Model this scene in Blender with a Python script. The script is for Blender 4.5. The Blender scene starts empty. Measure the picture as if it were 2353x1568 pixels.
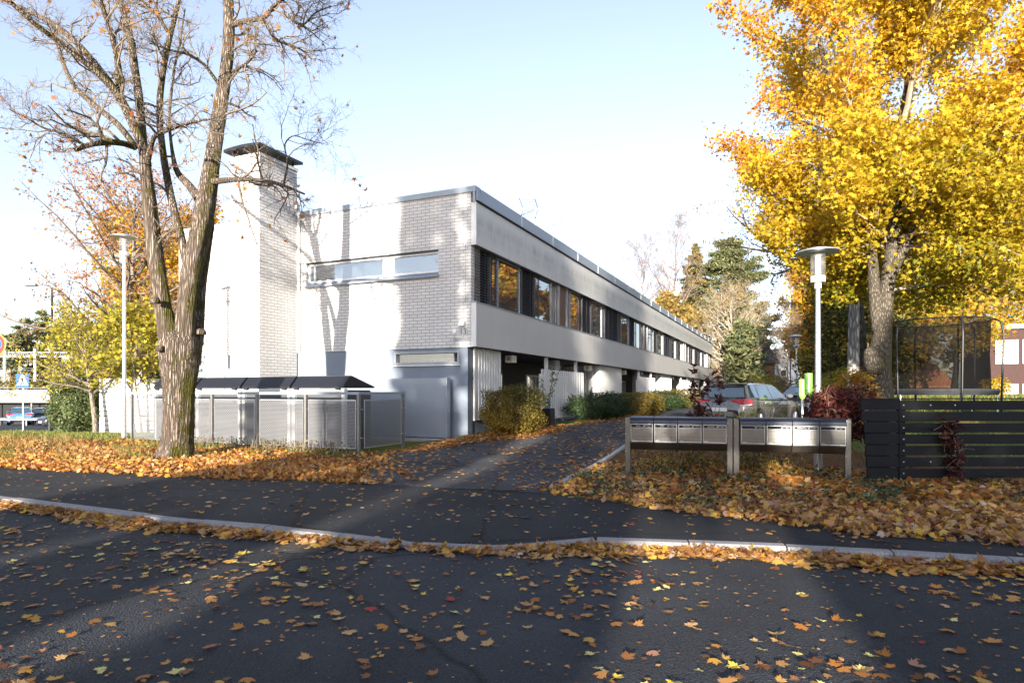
import bpy, math, random
import numpy as np
from mathutils import Vector, Matrix, Euler
R = math.radians
SC = bpy.context.scene
COL = SC.collection
# ---------------------------------------------------------------- camera, sky, sun, exposure
F = 1444.8                      # focal length in 2352-px image widths
cam_d = bpy.data.cameras.new('camera'); cam = bpy.data.objects.new('camera', cam_d); COL.objects.link(cam)
cam.location = (0, 0, 1.5); cam.rotation_euler = (R(90), 0, 0)
cam_d.sensor_width = 36; cam_d.lens = 36 * F / 2352; cam_d.shift_y = 0.0496
cam_d.clip_start = 0.05; cam_d.clip_end = 2000
SC.camera = cam
SUN_AZ, SUN_EL = 14.4, 10.0     # light travels 15 deg right of +Y, 10 deg down
world = bpy.data.worlds.new('World'); SC.world = world; world.use_nodes = True
wn = world.node_tree.nodes; wl = world.node_tree.links
bg = wn['Background']
sky = wn.new('ShaderNodeTexSky'); sky.sky_type = 'NISHITA'; sky.sun_disc = False
sky.sun_elevation = R(SUN_EL); sky.sun_rotation = R(180 + SUN_AZ)
sky.air_density = 1.0; sky.dust_density = 1.0; sky.ozone_density = 1.6
tint = wn.new('ShaderNodeMix'); tint.data_type = 'RGBA'; tint.blend_type = 'MULTIPLY'; tint.inputs[0].default_value = 1; tint.inputs[7].default_value = (.86, .88, 1.0, 1)   # cool white balance
hs = wn.new('ShaderNodeHueSaturation'); hs.inputs['Saturation'].default_value = .6   # thin milky autumn air
wl.new(sky.outputs['Color'], hs.inputs['Color']); wl.new(hs.outputs[0], tint.inputs[6]); wl.new(tint.outputs[2], bg.inputs['Color']); bg.inputs['Strength'].default_value = 0.15
sun_d = bpy.data.lights.new('sun', 'SUN'); sun = bpy.data.objects.new('sun', sun_d); COL.objects.link(sun)
sun_d.energy = 5.0; sun_d.angle = R(0.55); sun_d.color = (1.0, 0.91, 0.78)
tr = Vector((math.sin(R(SUN_AZ)) * math.cos(R(SUN_EL)), math.cos(R(SUN_AZ)) * math.cos(R(SUN_EL)), -math.sin(R(SUN_EL))))
sun.rotation_euler = tr.to_track_quat('-Z', 'Y').to_euler()
sun.location = (-20, -60, 30)
SC.view_settings.view_transform = 'Standard'; SC.view_settings.look = 'None'
SC.view_settings.gamma = 1.0; SC.view_settings.exposure = 1.6
SC.render.engine = 'CYCLES'
SC.cycles.max_bounces = 7; SC.cycles.transparent_max_bounces = 12
SC.cycles.use_denoising = True
SC.cycles.sample_clamp_indirect = 6.0

# ---------------------------------------------------------------- helpers
rng = np.random.default_rng(7)
def ss(a, b, x):
    t = np.clip((np.asarray(x, float) - a) / (b - a), 0, 1); return t * t * (3 - 2 * t)
def W(xd, yd, Y):               # measured position in the photograph (2352-px frame) at depth Y
    return Vector(((xd - 1176) / F * Y, Y, 1.5 + (900.5 - yd) / F * Y))

class MB:
    "collects shapes and links them as ONE mesh object"
    def __init__(s): s.v = []; s.f = []; s.m = []; s.n = 0; s.at = []
    def add(s, verts, faces, m=0):
        verts = np.asarray(verts, float).reshape(-1, 3)
        s.v.append(verts)
        for f in faces: s.f.append([i + s.n for i in f]); s.m.append(m)
        s.n += len(verts); return s
    def box(s, x0, x1, y0, y1, z0, z1, m=0, bev=0.0):
        if bev > 0:
            b = min(bev, .49 * min(x1 - x0, y1 - y0, z1 - z0))
            v = []
            for z, o in ((z0, b), (z0 + b, 0), (z1 - b, 0), (z1, b)):
                for (x, y) in ((x0 + b, y0 + o), (x1 - b, y0 + o), (x1 - o, y0 + b), (x1 - o, y1 - b), (x1 - b, y1 - o), (x0 + b, y1 - o), (x0 + o, y1 - b), (x0 + o, y0 + b)):
                    v.append((x, y, z))
            f = [list(range(7, -1, -1)), list(range(24, 32))]
            for r in range(3):
                for i in range(8):
                    j = (i + 1) % 8; f.append([r * 8 + i, r * 8 + j, r * 8 + 8 + j, r * 8 + 8 + i])
            return s.add(v, f, m)
        v = [(x0, y0, z0), (x1, y0, z0), (x1, y1, z0), (x0, y1, z0), (x0, y0, z1), (x1, y0, z1), (x1, y1, z1), (x0, y1, z1)]
        return s.add(v, [(3, 2, 1, 0), (4, 5, 6, 7), (0, 1, 5, 4), (1, 2, 6, 5), (2, 3, 7, 6), (3, 0, 4, 7)], m)
    def quad(s, a, b, c, d, m=0): return s.add([a, b, c, d], [(0, 1, 2, 3)], m)
    def prism(s, poly, axis, a0, a1, m=0):
        "polygon (2-D) extruded along axis: 'x' takes (y,z), 'y' takes (x,z), 'z' takes (x,y)"
        n = len(poly); v = []
        for a in (a0, a1):
            for (p, q) in poly: v.append((a, p, q) if axis == 'x' else (p, a, q) if axis == 'y' else (p, q, a))
        f = [list(range(n)), list(range(2 * n - 1, n - 1, -1))]
        for i in range(n):
            j = (i + 1) % n; f.append([j, i, n + i, n + j])
        return s.add(v, f, m)
    def tube(s, pts, rad, k=8, m=0, cap=True):
        pts = np.asarray(pts, float); n = len(pts); rad = np.broadcast_to(np.asarray(rad, float), (n,))
        d = np.gradient(pts, axis=0); d /= np.linalg.norm(d, axis=1)[:, None] + 1e-9
        ref = np.array([0, 0, 1.]) if abs(d[0][2]) < .9 else np.array([1., 0, 0])
        ang = np.arange(k) * 2 * np.pi / k; V = np.zeros((n, k, 3))
        u = np.cross(ref, d[0]); u /= np.linalg.norm(u)
        for i in range(n):
            u = u - d[i] * u.dot(d[i]); u /= np.linalg.norm(u) + 1e-9
            w = np.cross(d[i], u)
            V[i] = pts[i] + rad[i] * (np.cos(ang)[:, None] * u + np.sin(ang)[:, None] * w)
        f = []
        for i in range(n - 1):
            for j in range(k):
                q = (j + 1) % k; f.append((i * k + j, i * k + q, i * k + k + q, i * k + k + j))
        if cap: f.append(tuple(range(k - 1, -1, -1))); f.append(tuple((n - 1) * k + j for j in range(k)))
        return s.add(V.reshape(-1, 3), f, m)
    def lathe(s, prof, k=24, m=0, c=(0, 0, 0), axis='z'):
        v = []
        for (r, z) in prof:
            for j in range(k):
                a = 2 * math.pi * j / k; p = (r * math.cos(a), r * math.sin(a), z)
                if axis == 'y': p = (p[0], p[2], p[1])
                if axis == 'x': p = (p[2], p[0], p[1])
                v.append((p[0] + c[0], p[1] + c[1], p[2] + c[2]))
        f = []
        for i in range(len(prof) - 1):
            for j in range(k):
                q = (j + 1) % k; f.append((i * k + j, i * k + q, i * k + k + q, i * k + k + j))
        if prof[0][0] > 1e-4: f.append(tuple(range(k - 1, -1, -1)))
        if prof[-1][0] > 1e-4: f.append(tuple((len(prof) - 1) * k + j for j in range(k)))
        return s.add(v, f, m)
    def build(s, name, mats, parent=None, smooth=False, uv=False, bevel=0):
        me = bpy.data.meshes.new(name)
        V = np.concatenate(s.v) if s.v else np.zeros((0, 3))
        me.from_pydata(V.tolist(), [], s.f)
        mats = mats if isinstance(mats, (list, tuple)) else [mats]
        for m in mats: me.materials.append(m)
        me.polygons.foreach_set('material_index', np.array(s.m, dtype=np.int32))
        if smooth: me.polygons.foreach_set('use_smooth', np.ones(len(s.f), bool))
        me.update()
        if uv:
            L = me.uv_layers.new(name='UVMap'); n = len(me.loops)
            vi = np.zeros(n, np.int32); me.loops.foreach_get('vertex_index', vi)
            nr = np.zeros(len(me.polygons) * 3); me.polygons.foreach_get('normal', nr); nr = np.abs(nr.reshape(-1, 3))
            lt = np.zeros(len(me.polygons), np.int32); me.polygons.foreach_get('loop_total', lt)
            ax = np.repeat(nr.argmax(1), lt); P = V[vi]
            u = np.where(ax == 0, P[:, 1], P[:, 0]); w = np.where(ax == 2, P[:, 1], P[:, 2])
            L.data.foreach_set('uv', np.stack([u, w], 1).ravel())
        o = bpy.data.objects.new(name, me); COL.objects.link(o)
        if parent is not None: o.parent = parent
        if bevel:
            b = o.modifiers.new('bevel', 'BEVEL'); b.width = bevel; b.segments = 2; b.limit_method = 'ANGLE'; b.angle_limit = R(40)
        return o

def tag(o, label=None, cat=None, group=None, kind=None):
    if label: o['label'] = label
    if cat: o['category'] = cat
    if group: o['group'] = group
    if kind: o['kind'] = kind
    return o
def empty(name, loc, rz=0, label=None, cat=None, group=None):
    o = bpy.data.objects.new(name, None); COL.objects.link(o); o.empty_display_size = .2
    o.location = loc; o.rotation_euler = (0, 0, rz)
    return tag(o, label, cat, group)
def children(o): return [c for c in COL.objects if c.parent is o]
def copy_tree(o, parent=None, kids=None):
    c = o.copy(); COL.objects.link(c)
    if parent is not None: c.parent = parent
    for ch in (kids[o.name] if kids else children(o)): copy_tree(ch, c)
    return c
def struct(o): o['kind'] = 'structure'; return o
def stuff(o): o['kind'] = 'stuff'; return o
def arr_mesh(name, V, k, mat, lv=None, faces=None, parent=None):
    "mesh of N equal polygons (k corners each), with a per-polygon value lv"
    N = len(V) // k; me = bpy.data.meshes.new(name)
    me.vertices.add(N * k); me.vertices.foreach_set('co', np.asarray(V, np.float32).ravel())
    me.loops.add(N * k); me.loops.foreach_set('vertex_index', np.arange(N * k, dtype=np.int32))
    me.polygons.add(N); me.polygons.foreach_set('loop_start', np.arange(N, dtype=np.int32) * k)
    try: me.polygons.foreach_set('loop_total', np.full(N, k, np.int32))
    except Exception: pass
    if lv is not None:
        a = me.attributes.new('lv', 'FLOAT', 'POINT'); a.data.foreach_set('value', np.repeat(np.asarray(lv, np.float32), k))
    me.materials.append(mat); me.update(calc_edges=True); me.validate()
    o = bpy.data.objects.new(name, me); COL.objects.link(o)
    if parent is not None: o.parent = parent
    return o
def half(pts): return pts + [(-x, y) for (x, y) in reversed(pts) if abs(x) > 1e-6]
MAPLE = half([(0, 0), (.16, .03), (.42, -.02), (.33, .14), (.62, .26), (.5, .34), (.72, .62), (.48, .6), (.44, .7), (.2, .56), (.26, .84), (.14, .82), (0, 1.08)])
MAPLE_S = half([(0, 0), (.4, 0), (.3, .15), (.66, .55), (.2, .52), (0, 1.05)])
OVAL = half([(0, 0), (.26, .3), (.24, .7), (0, 1.05)])
LANCE = half([(0, 0), (.17, .35), (.15, .65), (0, 1.05)])
DIAM = half([(0, 0), (.34, .5), (0, 1.0)])
NEEDLE = half([(0, 0), (.1, .5), (0, 1.0)])
def leaves(name, pos, size, mat, tmpl=MAPLE_S, up=.5, lv=None, parent=None, curl=.25, nrm=None, rs=None, flat=False, hang=0):
    rs = rs or rng
    pos = np.asarray(pos, float); N = len(pos); T = np.array(tmpl); k = len(T)
    T3 = np.zeros((k, 3)); T3[:, 0] = T[:, 0]; T3[:, 1] = T[:, 1] - .45
    n = rs.normal(size=(N, 3)) if nrm is None else np.array(nrm, float)
    n /= np.linalg.norm(n, axis=1)[:, None] + 1e-9
    n = n * (1 - up) + np.array([0, 0, up]); n /= np.linalg.norm(n, axis=1)[:, None] + 1e-9
    a = rs.normal(size=(N, 3)); a[:, 2] -= hang
    t = a - n * (a * n).sum(1)[:, None]; t /= np.linalg.norm(t, axis=1)[:, None] + 1e-9
    b = np.cross(t, n)
    sz = np.broadcast_to(np.asarray(size, float), (N,)) if not isinstance(size, tuple) else rs.uniform(size[0], size[1], N)
    cz = rs.normal(size=N) * curl
    X = T3[None, :, 0] * sz[:, None]; Y = T3[None, :, 1] * sz[:, None]
    Z = (cz[:, None] * (T3[None, :, 0] ** 2 * 1.2 + T3[None, :, 1] ** 2 * .7)) * sz[:, None]
    V = pos[:, None, :] + X[..., None] * b[:, None, :] + Y[..., None] * t[:, None, :] + Z[..., None] * n[:, None, :]
    if lv is None: lv = rs.random(N)
    return arr_mesh(name, V.reshape(-1, 3), k, mat, lv, parent=parent)

def text_mesh(txt, size, align='CENTER', thick=0.0):
    "outline text as verts/faces in the xy plane"
    cu = bpy.data.curves.new('lettering', 'FONT'); cu.body = txt; cu.size = size; cu.align_x = align; cu.align_y = 'CENTER'; cu.extrude = thick
    o = bpy.data.objects.new('lettering', cu); COL.objects.link(o)
    dg = bpy.context.evaluated_depsgraph_get()
    me = bpy.data.meshes.new_from_object(o.evaluated_get(dg))
    v = np.array([p.co[:] for p in me.vertices]).reshape(-1, 3); f = [list(p.vertices) for p in me.polygons]
    bpy.data.objects.remove(o); bpy.data.meshes.remove(me); bpy.data.curves.remove(cu)
    return v, f
def put_text(mb, txt, size, M, m=1, align='CENTER'):
    v, f = text_mesh(txt, size, align)
    if len(v): mb.add([tuple(M @ Vector(p)) for p in v], f, m)

# ---------------------------------------------------------------- materials
def nt(name):
    m = bpy.data.materials.new(name); m.use_nodes = True
    return m, m.node_tree.nodes, m.node_tree.links, m.node_tree.nodes['Principled BSDF']
def ramp(ns, stops, interp='LINEAR'):
    r = ns.new('ShaderNodeValToRGB'); e = r.color_ramp; e.interpolation = interp
    while len(e.elements) > 1: e.elements.remove(e.elements[-1])
    e.elements[0].position = stops[0][0]; e.elements[0].color = (*stops[0][1], 1)
    for p, c in stops[1:]:
        x = e.elements.new(p); x.color = (*c, 1)
    return r
def mat(name, col, rough=.6, metal=0, var=.12, scale=6, bump=0, bscale=40, spec=.5, coat=0, streak=0):
    m, ns, ls, b = nt(name)
    b.inputs['Roughness'].default_value = rough; b.inputs['Metallic'].default_value = metal
    b.inputs['Specular IOR Level'].default_value = spec; b.inputs['Coat Weight'].default_value = coat
    tc = ns.new('ShaderNodeTexCoord'); nz = ns.new('ShaderNodeTexNoise'); nz.inputs['Scale'].default_value = scale; nz.inputs['Detail'].default_value = 6
    if streak:
        mp = ns.new('ShaderNodeMapping'); mp.inputs['Scale'].default_value = (streak, streak, 1); ls.new(tc.outputs['Object'], mp.inputs[0]); ls.new(mp.outputs[0], nz.inputs['Vector'])
    else: ls.new(tc.outputs['Object'], nz.inputs['Vector'])
    c = np.array(col)
    r = ramp(ns, [(.25, tuple(c * (1 - var))), (.75, tuple(np.minimum(c * (1 + var), .95)))])
    ls.new(nz.outputs['Fac'], r.inputs[0]); ls.new(r.outputs[0], b.inputs['Base Color'])
    rr = ns.new('ShaderNodeMapRange'); rr.inputs[3].default_value = max(rough - .1, 0.02); rr.inputs[4].default_value = min(rough + .1, 1)
    ls.new(nz.outputs['Fac'], rr.inputs[0]); ls.new(rr.outputs[0], b.inputs['Roughness'])
    if bump:
        n2 = ns.new('ShaderNodeTexNoise'); n2.inputs['Scale'].default_value = bscale; n2.inputs['Detail'].default_value = 4; ls.new(tc.outputs['Object'], n2.inputs['Vector'])
        bp = ns.new('ShaderNodeBump'); bp.inputs['Strength'].default_value = bump; bp.inputs['Distance'].default_value = .02
        ls.new(n2.outputs['Fac'], bp.inputs['Height']); ls.new(bp.outputs[0], b.inputs['Normal'])
    return m
def leafmat(name, stops, trans=.45, rough=.55):
    m, ns, ls, b = nt(name)
    at = ns.new('ShaderNodeAttribute'); at.attribute_name = 'lv'
    r = ramp(ns, stops); ls.new(at.outputs['Fac'], r.inputs[0]); ls.new(r.outputs[0], b.inputs['Base Color'])
    b.inputs['Roughness'].default_value = rough; b.inputs['Specular IOR Level'].default_value = .25
    t = ns.new('ShaderNodeBsdfTranslucent'); ls.new(r.outputs[0], t.inputs[0])
    mx = ns.new('ShaderNodeMixShader'); mx.inputs[0].default_value = trans
    ls.new(b.outputs[0], mx.inputs[1]); ls.new(t.outputs[0], mx.inputs[2]); ls.new(mx.outputs[0], ns['Material Output'].inputs[0])
    return m
def brickmat(name, c1, c2, mortar, bw=.297, bh=.0985, ms=.011, rough=.8):
    m, ns, ls, b = nt(name)
    uv = ns.new('ShaderNodeUVMap'); t = ns.new('ShaderNodeTexBrick')
    ls.new(uv.outputs[0], t.inputs['Vector']); t.inputs['Scale'].default_value = 1
    t.inputs['Brick Width'].default_value = bw; t.inputs['Row Height'].default_value = bh; t.inputs['Mortar Size'].default_value = ms; t.inputs['Mortar Smooth'].default_value = .1
    t.inputs['Bias'].default_value = 0
    t.inputs['Color1'].default_value = (*c1, 1); t.inputs['Color2'].default_value = (*c2, 1); t.inputs['Mortar'].default_value = (*mortar, 1)
    nz = ns.new('ShaderNodeTexNoise'); nz.inputs['Scale'].default_value = 3; nz.inputs['Detail'].default_value = 8; ls.new(uv.outputs[0], nz.inputs['Vector'])
    mr = ns.new('ShaderNodeMapRange'); mr.inputs[3].default_value = .86; mr.inputs[4].default_value = 1.1; ls.new(nz.outputs['Fac'], mr.inputs[0])
    mx = ns.new('ShaderNodeMix'); mx.data_type = 'RGBA'; mx.blend_type = 'MULTIPLY'; mx.inputs[0].default_value = 1
    ls.new(t.outputs['Color'], mx.inputs[6]); ls.new(mr.outputs[0], mx.inputs[7]); ls.new(mx.outputs[2], b.inputs['Base Color'])
    iv = ns.new('ShaderNodeMath'); iv.operation = 'SUBTRACT'; iv.inputs[0].default_value = 1; ls.new(t.outputs['Fac'], iv.inputs[1])
    ad = ns.new('ShaderNodeMath'); ad.operation = 'MULTIPLY_ADD'; ad.inputs[1].default_value = .25; ls.new(nz.outputs['Fac'], ad.inputs[0]); ls.new(iv.outputs[0], ad.inputs[2])
    bp = ns.new('ShaderNodeBump'); bp.inputs['Strength'].default_value = .7; bp.inputs['Distance'].default_value = .012; ls.new(ad.outputs[0], bp.inputs['Height']); ls.new(bp.outputs[0], b.inputs['Normal'])
    b.inputs['Roughness'].default_value = rough
    return m
def glassmat(name, tint=(.02, .025, .03), rough=.02, trans=0.0):
    m, ns, ls, b = nt(name)
    b.inputs['Base Color'].default_value = (*tint, 1); b.inputs['Roughness'].default_value = rough
    b.inputs['Specular IOR Level'].default_value = 1.0; b.inputs['IOR'].default_value = 2.3
    tc = ns.new('ShaderNodeTexCoord'); nz = ns.new('ShaderNodeTexNoise'); nz.inputs['Scale'].default_value = 1.1; nz.inputs['Detail'].default_value = 1; ls.new(tc.outputs['Object'], nz.inputs[0])
    bp = ns.new('ShaderNodeBump'); bp.inputs['Strength'].default_value = .06; bp.inputs['Distance'].default_value = .05; ls.new(nz.outputs['Fac'], bp.inputs['Height']); ls.new(bp.outputs[0], b.inputs['Normal'])
    if trans:
        t = ns.new('ShaderNodeBsdfTransparent'); mx = ns.new('ShaderNodeMixShader'); mx.inputs[0].default_value = trans
        ls.new(b.outputs[0], mx.inputs[1]); ls.new(t.outputs[0], mx.inputs[2]); ls.new(mx.outputs[0], ns['Material Output'].inputs[0])
    return m
def barkmat(name, c1, c2, moss_shade=None, scale=9, bump=1.0, dist=.03, zs=.22):
    m, ns, ls, b = nt(name)
    tc = ns.new('ShaderNodeTexCoord'); mp = ns.new('ShaderNodeMapping'); mp.inputs['Scale'].default_value = (scale, scale, scale * zs)
    ls.new(tc.outputs['Object'], mp.inputs[0])
    v = ns.new('ShaderNodeTexVoronoi'); v.feature = 'DISTANCE_TO_EDGE'; v.inputs['Scale'].default_value = 2.2
    nz = ns.new('ShaderNodeTexNoise'); nz.inputs['Scale'].default_value = 2; nz.inputs['Detail'].default_value = 9; nz.inputs['Roughness'].default_value = .7
    ls.new(mp.outputs[0], nz.inputs['Vector'])
    mv = ns.new('ShaderNodeMix'); mv.data_type = 'RGBA'; mv.inputs[0].default_value = .15; ls.new(mp.outputs[0], mv.inputs[6]); ls.new(nz.outputs['Color'], mv.inputs[7]); ls.new(mv.outputs[2], v.inputs['Vector'])
    md = ns.new('ShaderNodeMath'); md.operation = 'MULTIPLY'; md.use_clamp = True; md.inputs[1].default_value = 3.5; ls.new(v.outputs['Distance'], md.inputs[0])
    mm = ns.new('ShaderNodeMath'); mm.operation = 'MULTIPLY'; ls.new(md.outputs[0], mm.inputs[0]); ls.new(nz.outputs['Fac'], mm.inputs[1])
    r = ramp(ns, [(0, tuple(np.array(c1) * .45)), (.3, c1), (.7, c2)]); ls.new(mm.outputs[0], r.inputs[0])
    out = r.outputs[0]
    if moss_shade:
        n2 = ns.new('ShaderNodeTexNoise'); n2.inputs['Scale'].default_value = 1.6; n2.inputs['Detail'].default_value = 8; n2.inputs['Roughness'].default_value = .75; ls.new(tc.outputs['Object'], n2.inputs['Vector'])
        g = ns.new('ShaderNodeNewGeometry'); sp = ns.new('ShaderNodeSeparateXYZ'); ls.new(g.outputs['Normal'], sp.inputs[0])
        a = ns.new('ShaderNodeMath'); a.operation = 'MULTIPLY_ADD'; a.inputs[1].default_value = .16; ls.new(sp.outputs['X'], a.inputs[0]); ls.new(n2.outputs['Fac'], a.inputs[2])  # moss weighted to the right side, also painting the shade there
        mr = ns.new('ShaderNodeMapRange'); mr.inputs[1].default_value = .56; mr.inputs[2].default_value = .68; ls.new(a.outputs[0], mr.inputs[0])
        mx = ns.new('ShaderNodeMix'); mx.data_type = 'RGBA'; ls.new(mr.outputs[0], mx.inputs[0]); ls.new(out, mx.inputs[6]); mx.inputs[7].default_value = (*moss_shade, 1); out = mx.outputs[2]
    ls.new(out, b.inputs['Base Color']); b.inputs['Roughness'].default_value = .9; b.inputs['Specular IOR Level'].default_value = .15
    bp = ns.new('ShaderNodeBump'); bp.inputs['Strength'].default_value = bump; bp.inputs['Distance'].default_value = dist; ls.new(mm.outputs[0], bp.inputs['Height']); ls.new(bp.outputs[0], b.inputs['Normal'])
    return m
def asphaltmat(name, base, patch):
    m, ns, ls, b = nt(name)
    tc = ns.new('ShaderNodeTexCoord')
    n1 = ns.new('ShaderNodeTexNoise'); n1.inputs['Scale'].default_value = 110; n1.inputs['Detail'].default_value = 3
    n2 = ns.new('ShaderNodeTexNoise'); n2.inputs['Scale'].default_value = .9; n2.inputs['Detail'].default_value = 7; n2.inputs['Roughness'].default_value = .65
    n3 = ns.new('ShaderNodeTexVoronoi'); n3.inputs['Scale'].default_value = 70
    for n in (n1, n2, n3): ls.new(tc.outputs['Object'], n.inputs['Vector'])
    r2 = ramp(ns, [(.3, base), (.7, patch)]); ls.new(n2.outputs['Fac'], r2.inputs[0])
    r1 = ramp(ns, [(.3, (.55, .55, .55)), (.55, (1, 1, 1)), (.74, (1.9, 1.9, 1.85))]); ls.new(n1.outputs['Fac'], r1.inputs[0])
    mx = ns.new('ShaderNodeMix'); mx.data_type = 'RGBA'; mx.blend_type = 'MULTIPLY'; mx.inputs[0].default_value = 1; ls.new(r2.outputs[0], mx.inputs[6]); ls.new(r1.outputs[0], mx.inputs[7])
    vc = ns.new('ShaderNodeTexVoronoi'); vc.feature = 'DISTANCE_TO_EDGE'; vc.inputs['Scale'].default_value = .33
    n4 = ns.new('ShaderNodeTexNoise'); n4.inputs['Scale'].default_value = 2.2; n4.inputs['Detail'].default_value = 6; ls.new(tc.outputs['Object'], n4.inputs[0])
    wv = ns.new('ShaderNodeMix'); wv.data_type = 'RGBA'; wv.inputs[0].default_value = .22; ls.new(tc.outputs['Object'], wv.inputs[6]); ls.new(n4.outputs['Color'], wv.inputs[7]); ls.new(wv.outputs[2], vc.inputs['Vector'])
    cr = ns.new('ShaderNodeMapRange'); cr.inputs[1].default_value = .0; cr.inputs[2].default_value = .012; cr.inputs[3].default_value = .35; ls.new(vc.outputs['Distance'], cr.inputs[0])
    n5 = ns.new('ShaderNodeTexNoise'); n5.inputs['Scale'].default_value = .28; n5.inputs['Detail'].default_value = 3; n5.inputs['Distortion'].default_value = .6; ls.new(tc.outputs['Object'], n5.inputs[0])
    pr = ns.new('ShaderNodeMapRange'); pr.inputs[1].default_value = .42; pr.inputs[2].default_value = .6; pr.inputs[3].default_value = .8; pr.inputs[4].default_value = 1.25; ls.new(n5.outputs['Fac'], pr.inputs[0])
    cm = ns.new('ShaderNodeMath'); cm.operation = 'MULTIPLY'; ls.new(cr.outputs[0], cm.inputs[0]); ls.new(pr.outputs[0], cm.inputs[1])
    m3 = ns.new('ShaderNodeMix'); m3.data_type = 'RGBA'; m3.blend_type = 'MULTIPLY'; m3.inputs[0].default_value = 1; ls.new(mx.outputs[2], m3.inputs[6]); ls.new(cm.outputs[0], m3.inputs[7])
    ls.new(m3.outputs[2], b.inputs['Base Color']); b.inputs['Roughness'].default_value = .82; b.inputs['Specular IOR Level'].default_value = .3
    ad = ns.new('ShaderNodeMath'); ad.operation = 'ADD'; ls.new(n1.outputs['Fac'], ad.inputs[0]); ls.new(n3.outputs['Distance'], ad.inputs[1])
    bp = ns.new('ShaderNodeBump'); bp.inputs['Strength'].default_value = .9; bp.inputs['Distance'].default_value = .02; ls.new(ad.outputs[0], bp.inputs['Height']); ls.new(bp.outputs[0], b.inputs['Normal'])
    return m
def flat(name, col, rough=.5, metal=0, emit=0):
    m, ns, ls, b = nt(name); b.inputs['Base Color'].default_value = (*col, 1); b.inputs['Roughness'].default_value = rough; b.inputs['Metallic'].default_value = metal
    tc = ns.new('ShaderNodeTexCoord'); nz = ns.new('ShaderNodeTexNoise'); nz.inputs['Scale'].default_value = 8; nz.inputs['Detail'].default_value = 5; ls.new(tc.outputs['Object'], nz.inputs[0])
    mr = ns.new('ShaderNodeMapRange'); mr.inputs[3].default_value = max(rough - .08, .02); mr.inputs[4].default_value = min(rough + .12, 1); ls.new(nz.outputs['Fac'], mr.inputs[0]); ls.new(mr.outputs[0], b.inputs['Roughness'])
    return m
M = {}
M['brick'] = brickmat('white_brick', (.66, .64, .62), (.60, .585, .565), (.33, .33, .335))
M['brick_dark'] = brickmat('grey_brick', (.5, .49, .48), (.44, .43, .42), (.2, .2, .2))
M['redbrick'] = brickmat('red_brick', (.06, .022, .02), (.05, .019, .017), (.045, .033, .03), bw=.27, bh=.09)
M['yellowbrick'] = brickmat('yellow_brick', (.24, .12, .045), (.2, .10, .04), (.18, .13, .08), bw=.5, bh=.14)
M['render'] = mat('grey_render', (.19, .225, .275), .85, var=.06, scale=2.5, bump=.15, bscale=120)
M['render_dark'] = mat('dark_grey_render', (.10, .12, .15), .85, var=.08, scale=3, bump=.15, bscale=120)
M['steel'] = mat('galvanised_steel', (.55, .57, .6), .38, .85, var=.12, scale=30)
M['steel_post'] = mat('brown_steel_post', (.24, .23, .22), .5, .6, var=.12, scale=14)
M['stainless'] = mat('brushed_stainless', (.15, .147, .14), .36, .9, var=.16, scale=5, streak=18)
M['zinc'] = mat('blue_grey_sheet', (.30, .345, .40), .45, .3, var=.06, scale=3)
M['panel_grey'] = mat('grey_sheet_panel', (.29, .32, .36), .4, .25, var=.05, scale=2)
M['white'] = mat('white_paint', (.74, .74, .73), .55, var=.05, scale=4)
M['offwhite'] = mat('offwhite_metal', (.62, .62, .60), .5, .1, var=.08, scale=3)
M['black'] = mat('black_plastic', (.012, .013, .018), .38, var=.2, scale=10)
M['lid'] = mat('black_mailbox_lid', (.012, .016, .03), .35, var=.2, scale=10)
M['louvre'] = mat('dark_louvre', (.10, .10, .115), .5, .3, var=.1)
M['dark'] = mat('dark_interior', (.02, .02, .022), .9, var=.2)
M['porch_shade_wood'] = mat('shade_dark_boarding', (.05, .04, .035), .8, var=.3, scale=4, streak=10)  # dark tone stands in for the shade inside the porches
M['fencewood'] = mat('black_stained_boards', (.010, .0105, .0125), .62, var=.4, scale=5, bump=.3, bscale=30, spec=.22)
M['sign_grey'] = mat('light_grey_plate', (.42, .43, .45), .5, var=.04)
M['frame'] = mat('grey_window_frame', (.30, .32, .345), .45, .2, var=.06)
M['frame_white'] = mat('white_window_frame', (.7, .71, .72), .45, var=.04)
M['brown'] = mat('brown_timber', (.16, .085, .05), .6, var=.25, scale=3, streak=12)
M['glass'] = glassmat('window_glass', (.05, .065, .08))
M['glass_clear'] = glassmat('lamp_glass', (.5, .5, .5), .05, .8)
M['glass_box'] = glassmat('half_clear_window_glass', (.03, .035, .04), .03, .55)  # part-transparent, so the cellar shelf shows behind it
M['granite'] = mat('granite_kerb', (.25, .235, .235), .85, var=.4, scale=60, bump=.5, bscale=90)
M['concrete'] = mat('concrete', (.33, .32, .31), .85, var=.2, scale=5, bump=.3)
M['asphalt'] = asphaltmat('road_asphalt', (.031, .034, .041), (.050, .054, .062))
M['asphalt_path'] = asphaltmat('path_asphalt', (.019, .021, .025), (.030, .032, .037))
M['asphalt_drive'] = asphaltmat('driveway_asphalt', (.050, .052, .058), (.082, .084, .09))
M['bark'] = barkmat('maple_bark', (.15, .115, .09), (.56, .46, .375), moss_shade=(.07, .065, .012), scale=14, bump=1.0, dist=.06, zs=.06)
M['bark_twig'] = mat('lichen_twig', (.17, .135, .10), .9, var=.5, scale=9, bump=.3)
M['bark_grey'] = barkmat('grey_maple_bark', (.10, .085, .065), (.26, .22, .175), moss_shade=(.09, .085, .03), scale=16, bump=.6)
M['bark_pale'] = barkmat('pale_bark', (.28, .24, .19), (.42, .37, .3), scale=9)
M['bark_birch'] = barkmat('birch_bark', (.25, .24, .23), (.7, .69, .66), scale=5, bump=.4)
M['bark_dark'] = barkmat('dark_bark', (.05, .045, .04), (.1, .09, .08), scale=7)
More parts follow.
